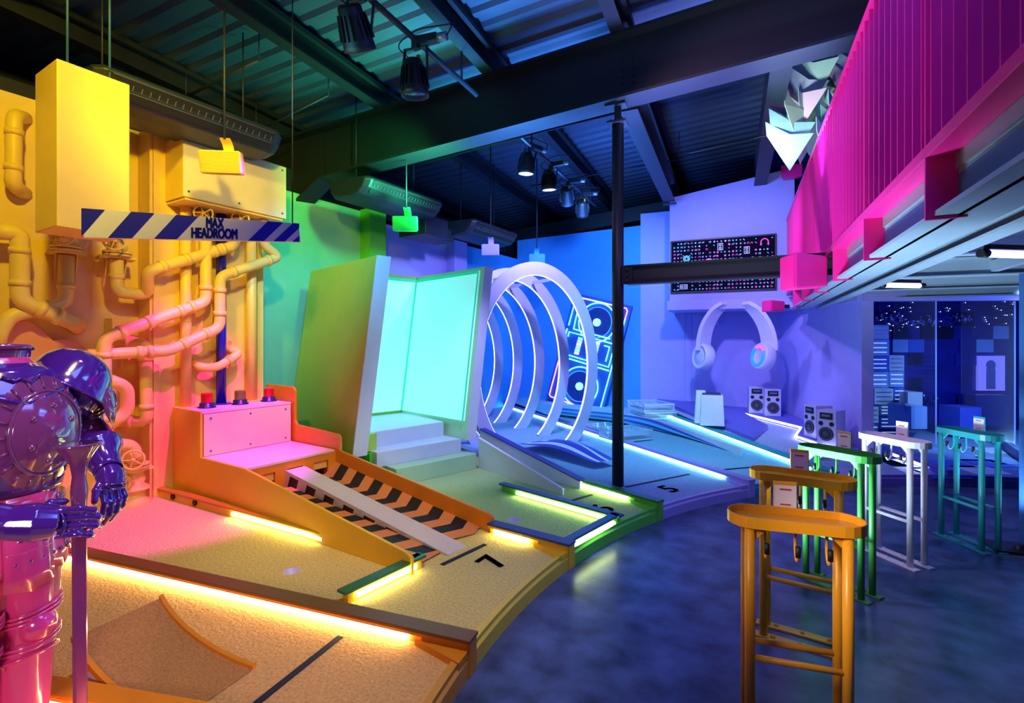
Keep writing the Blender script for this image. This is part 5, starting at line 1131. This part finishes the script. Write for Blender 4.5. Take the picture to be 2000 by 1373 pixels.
# paper pennants
PC = [mat('paper_mint', '#B9E0CF', .7), mat('paper_pink', '#EBC4D6', .7), mat('paper_aqua', '#9FD3E0', .7), mat('paper_white', '#E4ECF4', .7), mat('paper_sage', '#C6DCBE', .7)]
rr = random.Random(3); k = 0
words = ['lowest', 'second', 'third', 'fourth', 'fifth', 'top']
for j in range(8):
    for i in range(5):
        d = 5.85 + .12 * (i % 3) + .02 * j; px = 1546 + i * 27 + j * 8 + rr.uniform(-6, 6); py = 262 - j * 27 + rr.uniform(-5, 5)
        p = RD((px - 1000) / 1000 * d, d, HC + (HORIZON - py) / 1000 * d)
        if px > 1720 or p.z > 5.12: continue
        a = ANG + rr.uniform(-.6, .6); ex = Vector((math.cos(a), math.sin(a), 0)); en = Vector((-ex.y, ex.x, 0)); w_ = .22 + .05 * rr.random(); h_ = .34 + .1 * rr.random()
        t = MB(); t.plate([p - ex * w_, p + ex * w_, p + ex * w_ * .05 + en * .04 - Vector((0, 0, h_))], en * .004); t.plate([p - ex * w_, p + ex * w_ * .0, p - ex * w_ * .3 + en * .1 + Vector((0, 0, .14)), p - ex * w_ * 1.05 + Vector((0, 0, .16))], en * .004)
        ci = (i + j * 2) % 5; cn = ['mint', 'pink', 'aqua', 'white', 'sage'][ci]
        tag(t.build('paper_pennant', PC[ci]), cn + ' folded paper pennant in the cluster hanging above the railing', 'pennant', 'paper pennants, ' + cn); k += 1
t = MB(); q = RD(3.9, 6.3, 4.2); t.tube([q + Vector((-1.6, -.3, .0)), q + Vector((.6, .2, .25))], .015, 8); tag(t.build('hanging_bar', BLK), 'thin black bar passing in front of the paper pennants', 'bar')
# ================================================================ stands on the open floor
def stand(col, label, pr, pd, ang, board):
    t = thing('bag_stand', label, 'stand', (0, 0, 0), 'stands with trays and hooks'); Lh, Wh = .26, .10; H = .88
    def stad(l, w_, n=10): return [(l - w_ + w_ * math.cos(a), w_ * math.sin(a)) for a in [R(-90 + 180 * k / n) for k in range(n + 1)]] + [(-l + w_ + w_ * math.cos(a), w_ * math.sin(a)) for a in [R(90 + 180 * k / n) for k in range(n + 1)]]
    m = MB(); m.prism(stad(Lh - .004, Wh - .004), H + .006, H + .014); ob = m.build('tray', col, t); ob.matrix_parent_inverse = Matrix.Identity(4)
    m = MB(); o, i_ = stad(Lh, Wh), stad(Lh - .006, Wh - .006); n = len(o)
    m.add([(*p, H) for p in o] + [(*p, H + .045) for p in o] + [(*p, H + .045) for p in i_] + [(*p, H) for p in i_], [(a * n + k, a * n + (k + 1) % n, ((a + 1) % 4) * n + (k + 1) % n, ((a + 1) % 4) * n + k) for a in range(4) for k in range(n)]); m.build('tray_rim', col, t)
    for x in (-.178, .178):
        for y in (-.068, .068):
            m = MB(); m.cyl((x, y, .01), (x, y, H + .004), .0205, 20); m.build('leg', col, t)
            m = MB(); sx = -1 if x > 0 else 1; m.plate([(x + sx * .018, y - .003, H), (x + sx * .07, y - .003, H), (x + sx * .018, y - .003, H - .055)], (0, .006, 0)); m.build('gusset', col, t)
    for y in (-.068, .068):
        m = MB(); m.cyl((-.178, y, .335), (.178, y, .335), .0125, 14); m.build('crossbar', col, t)
        m = MB(); m.box((0, y, .005), (.47, .062, .010)); bp = m.build('base_plate', col, t, .002)
        for x in (-.13, 0, .13):
            m = MB(); m.lathe([(.012, .01), (.012, .018), (.006, .022), (0, .022)], (x, y, 0), n=10); m.build('bolt', col, bp)
    for x in (-.115, 0.0, .115):
        m = MB(); path = fillet([(x, -.02, H + .005), (x, -.02, H - .105), (x, -.055, H - .135), (x, -.075, H - .10), (x, -.075, H - .075)], .03, 4); m.tube(path, .006, 10); hk = m.build('hook', col, t)
        m = MB(); m.tube([(x, -.075, H - .105), (x, -.075, H - .062)], .0105, 12); m.build('hook_sleeve', RUB, hk)
    # sign holder with a blank printed card (the code square is left off)
    bx0 = -.015
    m = MB(); m.box((bx0, .108, H + .088), (.094, .010, .135)); sh = m.build('sign_holder', board, t, .003)
    m = MB(); m.box((bx0, .1015, H + .081), (.086, .003, .115)); m.build('card', mat('card_white', '#E2DCF0', .5), sh)
    m = MB(); m.box((bx0, .0995, H + .122), (.046, .002, .007)); m.box((bx0, .0995, H + .056), (.042, .002, .006)); m.build('card_print', mat('card_red', '#C2305A', .5), sh)
    t.location = RD(pr, pd, 0); t.rotation_euler = (0, 0, ang + ANG); return t
for ch in (): pass
TUR = mat('turquoise_paint', '#2FA6AE', .38); SWH = mat('stand_white', '#E9E6F4', .38); SGR = mat('stand_green', '#3F9440', .38); SYE = mat('stand_yellow', '#EDB51E', .36); SOR = mat('stand_orange', '#E89A1C', .36)
stand(SOR, 'orange stand with tray and hooks, nearest the camera', 1.185, 2.15, R(-18), SOR)
stand(SYE, 'yellow stand with tray and hooks just behind the orange one', 1.596, 2.83, R(-34), SYE)
stand(SGR, 'green stand with tray and hooks in the middle of the row', 2.20, 3.455, R(-61), mat('holder_sage', '#B6C06A', .5))
stand(SWH, 'white stand with tray and hooks behind the green one', 2.92, 3.92, R(-75), SWH)
stand(TUR, 'turquoise stand with tray and hooks, farthest of the row', 3.745, 4.2, R(-87), TUR)
# ================================================================ stage lights on their bars
def stage_head(p, aim, label, lit=None, sc_=1.0, top=None):
    t = thing('stage_light', label, 'stage light', tuple(p), 'stage lights on the ceiling bars'); p = Vector(p); ax = (Vector(aim) - p).normalized(); e1 = ax.cross(Vector((0, 0, 1))).normalized()
    m = MB(); m.lathe([(0, -.16), (.07, -.16), (.085, -.14), (.09, -.05), (.115, .09), (.118, .13), (.105, .13), (.10, .115), (0, .115)] if sc_ == 1 else [(q[0] * sc_, q[1] * sc_) for q in [(0, -.16), (.07, -.16), (.085, -.14), (.09, -.05), (.115, .09), (.118, .13), (.105, .13), (.10, .115), (0, .115)]], p, axis=ax, n=28); h = m.build('housing', BLK, t)
    m = MB(); e2 = ax.cross(e1)
    for k in range(18):
        a = 2 * math.pi * k / 18; q = e1 * math.cos(a) + e2 * math.sin(a); m.bar(p + (q * .092 - ax * .10) * sc_, p + (q * .118 + ax * .06) * sc_, .006 * sc_, .02 * sc_, up=q)
    m.build('cooling_fins', BLK, h)
    m = MB(); m.lathe([(0, .116), (.098, .116), (.098, .121), (0, .121)] if sc_ == 1 else [(q[0] * sc_, q[1] * sc_) for q in [(0, .116), (.098, .116), (.098, .121), (0, .121)]], p, axis=ax, n=24)
    m.build('lens', lit or mat('lens_dark', '#20305A', .1, coat=.6), h)
    top = top or (p + Vector((0, 0, .30 * sc_)))
    m = MB()
    for q in (-1, 1): m.bar(p + e1 * q * .125 * sc_, top + e1 * q * .10 * sc_ - Vector((0, 0, .06)), .03 * sc_, .008, up=e1)
    m.bar(top + e1 * .11 * sc_ - Vector((0, 0, .06)), top - e1 * .11 * sc_ - Vector((0, 0, .06)), .03, .01); m.build('yoke', BLK, t)
    m = MB(); m.bar(top - Vector((0, 0, .07)), top + Vector((0, 0, .04)), .05 * sc_, .06 * sc_); m.bar(top + e1 * .02, top + e1 * .20 * sc_, .07 * sc_, .06 * sc_); m.build('clamp', DRK, t)
    m = MB(); m.cyl(top + e1 * .20 * sc_, top + e1 * .28 * sc_, .035 * sc_, 14); m.build('plug', STL, t)
    m = MB(); m.tube(fillet([top + e1 * .28 * sc_, top + e1 * .34 * sc_ + Vector((0, 0, .10)), top + Vector((0, 0, .12)), top - e1 * .2 * sc_ + Vector((0, 0, .0)), p - ax * .15 * sc_], .1, 5), .006, 6); m.build('cable', RUB, t)
    m = MB(); m.box(p - ax * .17 * sc_ + e1 * .05 * sc_, (.025, .025, .05)); m.build('tag', mat('tag_orange', '#C07818', .5), t)
    return t
t = thing('lighting_bar', 'black lighting bar under the near roof carrying two stage lights', 'bar', (-3.25, 3.0, 4.5))
m = MB(); m.tube([Vector((-3.16, 2.55, 4.47)), Vector((-3.42, 4.75, 4.47))], .028, 12); m.build('tube', DRK, t)
for k in (.2, .85):
    m = MB(); m.cyl(Vector((-3.16 - .26 * k, 2.55 + 2.2 * k, 4.47)), Vector((-3.16 - .26 * k, 2.55 + 2.2 * k, 5.0)), .012, 8); m.build('hanger', DRK, t)
stage_head((-3.27, 2.86, 4.18), (-4.2, 5.2, 1.0), 'big black stage light, nearest of the two above the main beam', None, 1.12, Vector((-3.20, 2.86, 4.46)))
stage_head((-3.33, 3.62, 4.12), (-3.45, 4.1, 0.5), 'black stage light pointing down just before the main beam', None, 1.12, Vector((-3.29, 3.60, 4.46)))
t = thing('lighting_bar', 'black lighting bar under the far roof carrying four stage lights', 'bar', (-3.5, 7.0, 4.3))
m = MB(); m.tube([Vector((-3.28, 5.5, 4.22)), Vector((-3.78, 9.1, 4.24))], .024, 12); m.build('tube', DRK, t)
for k in (.1, .9):
    m = MB(); m.cyl(Vector((-3.28 - .5 * k, 5.5 + 3.6 * k, 4.22)), Vector((-3.28 - .5 * k, 5.5 + 3.6 * k, 4.8)), .012, 8); m.build('hanger', DRK, t)
LB_ = led('lens_blue', '#B4BCFF', 14)
for px, py, d, lb, lt, aim in ((1028, 322, 6.75, 'lit blue stage light, first behind the main beam', LB_, (-3.6, 5.9, 1)), (1072, 355, 7.45, 'lit blue stage light, second behind the main beam', LB_, (-3.5, 6.9, 1)), (1107, 384, 8.2, 'unlit stage light, third on the far bar', None, (-4.4, 9.5, 2)), (1137, 408, 8.9, 'unlit stage light, farthest on the far bar', None, (-4.4, 10, 2))):
    p = RD((px - 1000) / 1000 * d, d, HC + (HORIZON - py) / 1000 * d); stage_head(p, aim, lb, lt, .95, Vector((-3.28 - .139 * (p.y - 5.5), p.y, 4.22)))
# ================================================================ knight statue (a headless suit of armour)
KM = mat('armour_pink', '#E2458F', .16, coat=1.0, noise=.04, spec=.8)
KP = mat('armour_bluelit', '#7E3C74', .13, coat=1.0, noise=.04, spec=.9)  # pink armour darkened to plum: blue light from above put into the colour
KV = mat('armour_bluelit_deep', '#4E2090', .12, coat=1.0, noise=.04, spec=.9)  # the same armour turned violet, more of that blue light painted in
fx, lx = Vector((.98, .20, 0)), Vector((-.20, .98, 0)); KC = Vector((-2.565, .587, 0))
def K_(s, f, z): return KC + lx * s + fx * f + Vector((0, 0, z))
kn = thing('knight_statue', 'headless pink suit of armour statue, purple in blue light, leaning on a long sword', 'statue', tuple(K_(0, 0, .1)))
TR = [(1.63, .085, .085), (1.585, .10, .10), (1.54, .18, .13), (1.47, .225, .17), (1.37, .245, .20), (1.27, .24, .20), (1.18, .205, .17), (1.12, .172, .145), (1.06, .175, .145), (.98, .188, .155), (.86, .195, .165)]
def tdim(z):
    for i in range(len(TR) - 1):
        a, b = TR[i], TR[i + 1]
        if b[0] <= z <= a[0]: k = (a[0] - z) / (a[0] - b[0]); return a[1] + (b[1] - a[1]) * k, a[2] + (b[2] - a[2]) * k
    return TR[-1][1:]
def surf(s, z, o=0.0):
    w_, d_ = tdim(z); return K_(s, d_ * math.sqrt(max(.02, 1 - (s / w_) ** 2)) + o, z)
body = MB()
def ring_(z, w_, d_, n=32): return [K_(w_ * math.cos(2 * math.pi * k / n), d_ * math.sin(2 * math.pi * k / n), z) for k in range(n)]
body.loft([ring_(*t_) for t_ in TR])
body.loft([ring_(.88, .19, .14), ring_(.97, .20, .15)])
for s in (-.088, .088):
    body.tube([K_(s, 0, .98), K_(s * 1.03, .01, .82), K_(s * 1.03, .02, .66), K_(s, .01, .60), K_(s, -.01, .45), K_(s, -.01, .30), K_(s, 0, .18), K_(s, 0, .11)], [.10, .102, .088, .084, .09, .08, .064, .07], 18)
    body.loft([[K_(s + w_ * math.cos(a), f_, .12 + h_ * math.sin(a)) for a in [2 * math.pi * k / 14 for k in range(14)]] for f_, w_, h_ in ((-.09, .03, .02), (-.06, .055, .05), (.05, .06, .06), (.14, .055, .035), (.20, .03, .02))])
arms = {1: [(.22, 0, 1.50), (.275, -.01, 1.42), (.305, -.03, 1.31), (.305, -.01, 1.25), (.30, .06, 1.20), (.285, .145, 1.145)],
        -1: [(-.22, 0, 1.50), (-.29, .0, 1.40), (-.33, .03, 1.27), (-.32, .10, 1.18), (-.235, .22, 1.115), (-.115, .335, 1.075)]}
for sg, P in arms.items():
    body.tube([K_(*p) for p in P], [.09, .078, .066, .068, .062, .045] if sg > 0 else [.09, .08, .07, .074, .070, .052], 16)
# gauntlets: forearm, palm and five bent fingers each
def finger(g, P, r):
    g.tube([K_(*p) for p in P], [r, r * .98, r * .92, r * .8][:len(P)], 10); g.ball(K_(*P[-1]), r * .8, 10)
    for p in P[1:-1]: g.ball(K_(*p), r * 1.12, 10)
gl = MB(); gl.tube([K_(*p) for p in arms[1][3:]], [.060, .064, .047], 16)
gl.tube([K_(.285, .145, 1.145), K_(.280, .172, 1.11), K_(.272, .188, 1.07)], [.042, .050, .044], 14)
for i, (ds, ln) in enumerate(((-.036, .118), (-.012, .134), (.013, .126), (.036, .102))):
    finger(gl, [(.272 + ds, .192, 1.07), (.270 + ds * 1.05, .218, 1.07 - ln * .40), (.264 + ds * 1.02, .212, 1.07 - ln * .75), (.256 + ds, .192, 1.07 - ln)], .0115)
finger(gl, [(.245, .175, 1.105), (.212, .198, 1.075), (.198, .216, 1.035)], .0130)
gr = MB(); gr.tube([K_(*p) for p in arms[-1][3:]], [.070, .070, .054], 16)
gr.tube([K_(-.115, .335, 1.075), K_(-.07, .368, 1.066), K_(-.02, .388, 1.052)], [.054, .062, .050], 14)
for i, (dz, ln) in enumerate(((.042, .108), (.014, .124), (-.014, .116), (-.040, .094))):
    finger(gr, [(-.022, .398, 1.05 + dz), (-.022 + ln * .46, .428, 1.045 + dz * 1.0), (-.022 + ln * .82, .432, 1.030 + dz * .98), (-.022 + ln * 1.04, .412, 1.016 + dz * .96)], .0122)
finger(gr, [(-.06, .365, 1.10), (-.02, .366, 1.115), (.018, .372, 1.108)], .0135)
for g in (gl, gr):
    go = g.build('gauntlet', KV, kn); q = go.modifiers.new('remesh', 'REMESH'); q.mode = 'VOXEL'; q.voxel_size = .0045; q.use_smooth_shade = True
    q = go.modifiers.new('smooth', 'SMOOTH'); q.factor = .4; q.iterations = 1
ko = body.build('armoured_body', KM, kn)
rm = ko.modifiers.new('remesh', 'REMESH'); rm.mode = 'VOXEL'; rm.voxel_size = .0075; rm.use_smooth_shade = True
sm_ = ko.modifiers.new('smooth', 'SMOOTH'); sm_.factor = .5; sm_.iterations = 3
def part(m, name, mt=KM, par=None, sol=0.0, bev=0.0):
    o = m.build(name, mt, par or kn, bev)
    if sol: q = o.modifiers.new('solid', 'SOLIDIFY'); q.thickness = sol
    return o
# breastplate: a second skin over the chest with ridges
m = MB(); rg = []
for i in range(15):
    z = 1.575 - .47 * i / 14; w_, d_ = tdim(z); rg.append([K_((w_ + .010) * math.cos(a), (d_ + .012) * math.sin(a), z) for a in [R(-8 + 196 * k / 30) for k in range(31)]])
m.loft(rg, closed=False, caps=False); bp = part(m, 'breastplate', KV, None, .006)
m = MB(); m.tube([K_(.098 * math.cos(a), .098 * math.sin(a), 1.622 + .012 * math.sin(a)) for a in [2 * math.pi * k / 32 for k in range(32)]], .011, 8, closed=True); m.loft([[K_((.083 + q) * math.cos(a), (.083 + q) * math.sin(a), z) for a in [2 * math.pi * k / 32 for k in range(32)]] for q, z in ((.012, 1.58), (.016, 1.62))], caps=False); part(m, 'collar', KP)
m = MB()
for sg in (-1, 1): m.tube([surf(sg * .19, 1.50, .018), surf(sg * .12, 1.475, .02), surf(sg * .06, 1.455, .02), surf(0, 1.435, .02)], .007, 8)
m.tube([surf(-.05, 1.53, .02), surf(-.02, 1.515, .022), surf(0, 1.525, .024), surf(.02, 1.505, .022), surf(.04, 1.52, .02), surf(.06, 1.53, .02)], .005, 8)
part(m, 'neckline_ridge', KV, bp)
# belly plate with rays and rivets
bc = (.062, 1.325)
m = MB(); rg = []
for q in (0.02, .4, .75, .93, 1.0):
    rg.append([surf(bc[0] + .122 * q * math.cos(a), bc[1] + .150 * q * math.sin(a), .02 + .022 * (1 - q ** 2)) for a in [2 * math.pi * k / 36 for k in range(36)]])
m.loft(rg, caps=True); pl = part(m, 'belly_plate', KP)
m = MB(); m.tube([surf(bc[0] + .123 * math.cos(a), bc[1] + .151 * math.sin(a), .02) for a in [2 * math.pi * k / 40 for k in range(40)]], .006, 8, closed=True); part(m, 'plate_rim', KP, pl)
m = MB(); rg = []
for q in (1.0, 1.15, 1.36): rg.append([surf(bc[0] + .122 * q * math.cos(a), bc[1] + .150 * q * math.sin(a), .015) for a in [2 * math.pi * k / 36 for k in range(36)]])
m.loft(rg, caps=False); part(m, 'ray_field', KP, pl)
for k in range(20):
    a = 2 * math.pi * k / 20; m = MB(); m.tube([surf(bc[0] + .122 * q * math.cos(a), bc[1] + .150 * q * math.sin(a), .017) for q in (1.06, 1.2, 1.34)], .0045, 6); part(m, 'ray', KP, pl)
for k in range(6):
    a = 2 * math.pi * (k + .4) / 6; m = MB(); c = surf(bc[0] + .075 * math.cos(a), bc[1] + .098 * math.sin(a), .03); m.ball(c, .012, 12); part(m, 'rivet', KP, pl)
# pauldrons
for sg in (1, -1):
    ax = (lx * sg * .55 + Vector((0, 0, 1)) * .85).normalized(); c = K_(sg * .225, -.005, 1.475)
    m = MB(); m.lathe([(.0, .150), (.06, .142), (.105, .112), (.13, .07), (.14, .02), (.158, -.025), (.162, -.03)], c, axis=ax, n=36); p1 = part(m, 'pauldron', KV, None, .008)
    m = MB(); m.lathe([(.122, .03), (.126, -.02), (.122, -.07), (.112, -.10)], c + lx * sg * .015, axis=ax, n=32); part(m, 'pauldron_lame', KV, p1, .006)
    m = MB(); e = K_(sg * .325, .085, 1.41); pts = [(0, .105), (.05, .06), (.062, .0), (.045, -.06), (0, -.11), (-.045, -.06), (-.062, .0), (-.05, .06)]; exx = (lx * sg * .45 + fx * .9).normalized().cross(Vector((0, 0, 1))); nn = (lx * sg * .62 + fx * .75 + Vector((0, 0, .15))).normalized(); exx = Vector((0, 0, 1)).cross(nn).normalized(); ezz = nn.cross(exx)
    rg = []
    for q, o in ((1.0, 0), (.92, .008), (.6, .018), (.1, .022)): rg.append([e + exx * x * q + ezz * z * q + nn * o for x, z in pts])
    m.loft(rg, smooth=True); rd = part(m, 'shoulder_leaf', KP)
    m = MB(); m.tube([e + exx * .03 * math.cos(a) + ezz * .038 * math.sin(a) + nn * .018 for a in [2 * math.pi * k / 18 for k in range(18)]], .005, 6, closed=True); part(m, 'leaf_boss', KP, rd)
    # arm rings and elbow cop
    P = arms[sg]; m = MB()
    for a, b, k, r in ((1, 2, .35, .079), (1, 2, .5, .078), (1, 2, .65, .076)):
        A_, B_ = K_(*P[a]), K_(*P[b]); cc = A_ + (B_ - A_) * k; m.tube([cc - (B_ - A_) * .035, cc + (B_ - A_) * .035], r, 20)
    part(m, 'arm_bands', KP)
    ec = K_(*P[3]); m = MB(); m.lathe([(0, .085), (.045, .075), (.075, .04), (.085, -.01), (.10, -.03)], ec, axis=(lx * sg * .8 - fx * .5 + Vector((0, 0, -.1))).normalized(), n=24); part(m, 'elbow_cop', KV, None, .006)
    # flared gauntlet cuff and knuckle scales
    A_, B_ = K_(*P[4]), K_(*P[5]); d = (B_ - A_).normalized(); m = MB(); m.lathe([(.092, -.02), (.078, .0), (.055, .05), (.046, .10), (.044, .12)], A_ + (B_ - A_) * (.05 if sg > 0 else .3), axis=d, n=24); part(m, 'gauntlet_cuff', KV, None, .005)
    m = MB()
    if sg < 0:
        for k in range(4):
            x = -.10 + .028 * k; m.tube([K_(x, .352 + .02 * k * .5 + .045 * math.sin(a), 1.058 - .004 * k + .048 * math.cos(a)) for a in [R(-20 + 200 * q / 10) for q in range(11)]], .005, 6)
    else:
        for k in range(4):
            z = 1.125 - .018 * k; m.tube([K_(.284 - .003 * k + .048 * math.cos(a), .168 + .008 * k + .042 * math.sin(a), z) for a in [R(-20 + 220 * q / 10) for q in range(11)]], .0045, 6)
    part(m, 'knuckle_scales', KV)
# waist belt, skirt plates
m = MB(); m.loft([[K_((w_) * math.cos(a), d_ * math.sin(a), z) for a in [2 * math.pi * k / 36 for k in range(36)]] for z, w_, d_ in ((1.145, .19, .158), (1.14, .20, .166), (1.105, .192, .164), (1.10, .182, .156))], caps=False); part(m, 'belt', KP)
for s0, s1, z0, lb in ((-.175, -.055, .85, 0), (-.06, .075, .80, 1), (.06, .178, .835, 2)):
    m = MB(); rg = []
    for i in range(8):
        z = 1.11 + (z0 - 1.11) * i / 7; row = []
        for k in range(9):
            s = s0 + (s1 - s0) * k / 8; zz = z - (.02 * (1 - abs(k - 4) / 4) if i == 7 else 0); row.append(surf(max(-.19, min(.19, s * (1 + .06 * i / 7))), max(.862, z), .018 + .012 * i / 7 + (.006 if lb == 1 else 0)) + Vector((0, 0, min(0, zz - max(.862, z)))))
        rg.append(row)
    m.loft(rg, closed=False, caps=False); tp = part(m, 'skirt_plate', KM, None, .007)
    m = MB()
    for z in (1.0, .92) if lb == 1 else ():
        m.tube([surf(s0 + (s1 - s0) * k / 8, z, .034) for k in range(9)], .006, 6)
    if lb == 1: part(m, 'plate_ribs', KM, tp)
    for k in range(3):
        s = s0 + (s1 - s0) * (.2 + .3 * k); m = MB(); m.ball(surf(s, .885, .034), .008, 8); part(m, 'rivet', KV, tp)
m = MB()   # hip plate hanging at the side
rg = []
for i in range(6):
    z = 1.08 - .20 * i / 5; rg.append([K_((.20 + .02 * i / 5) * math.cos(a), (.165 + .02 * i / 5) * math.sin(a), z - .03 * math.sin((k / 8) * math.pi) * (i == 5)) for k, a in enumerate([R(5 + 45 * k / 8) for k in range(9)])])
m.loft(rg, closed=False, caps=False); part(m, 'hip_plate', KP, None, .007)
# knee bands and greave edges
for s in (-.088, .088):
    m = MB()
    for z, r in ((.665, .097), (.650, .098), (.635, .097), (.55, .093), (.535, .093)): m.tube([K_(s + r * math.cos(a), .015 + r * math.sin(a), z + .018 * math.cos(a)) for a in [2 * math.pi * k / 28 for k in range(28)]], .006, 6, closed=True)
    part(m, 'knee_bands', KM)
    m = MB(); m.tube([K_(s + .098 * math.cos(a), -.005 + .098 * math.sin(a), .47 + .03 * math.sin(a)) for a in [2 * math.pi * k / 28 for k in range(28)]], .006, 6, closed=True); part(m, 'greave_edge', KM)
    m = MB(); m.lathe([(0, .05), (.035, .042), (.055, .015), (.06, 0)], K_(s, .085, .60), axis=fx, n=20); part(m, 'knee_cop', KM)
# the sword: its own thing, its point on the carpet
sw = thing('long_sword', 'long plum sword with flared grip held upright before the knight', 'sword', tuple(K_(.045, .405, .1)))
st, sb_ = K_(.05, .385, 1.30), K_(.03, .43, .10); sx = (st - sb_).normalized()
SWM = mat('sword_plum', '#B0508E', .18, .5, coat=.6)
e1 = lx; e2 = sx.cross(e1).normalized()
def sring(c, a, b): return [c + e1 * a * x + e2 * b * y for x, y in ((-1, 0), (-.7, -1), (.7, -1), (1, 0), (.7, 1), (-.7, 1))]
m = MB(); L0 = st - sx * .29; m.loft([sring(sb_, .006, .003), sring(sb_ + sx * .05, .021, .006), sring(L0, .024, .007)], smooth=False); m.build('blade', SWM, sw)
m = MB(); n = 20
def er(c, a, b): return [c + e1 * a * math.cos(2 * math.pi * k / n) + e2 * b * math.sin(2 * math.pi * k / n) for k in range(n)]
m.loft([er(st - sx * q, a, b) for q, a, b in ((.255, .020, .017), (.21, .022, .018), (.16, .026, .02), (.11, .020, .017), (.07, .026, .022), (.035, .046, .038), (.01, .066, .054), (0, .070, .058), (.002, .05, .04))]); m.build('grip', KP, sw)
m = MB(); m.bar(L0 + sx * .015 - e1 * .042, L0 + sx * .015 + e1 * .042, .032, .045); m.build('guard', KV, sw, .005)
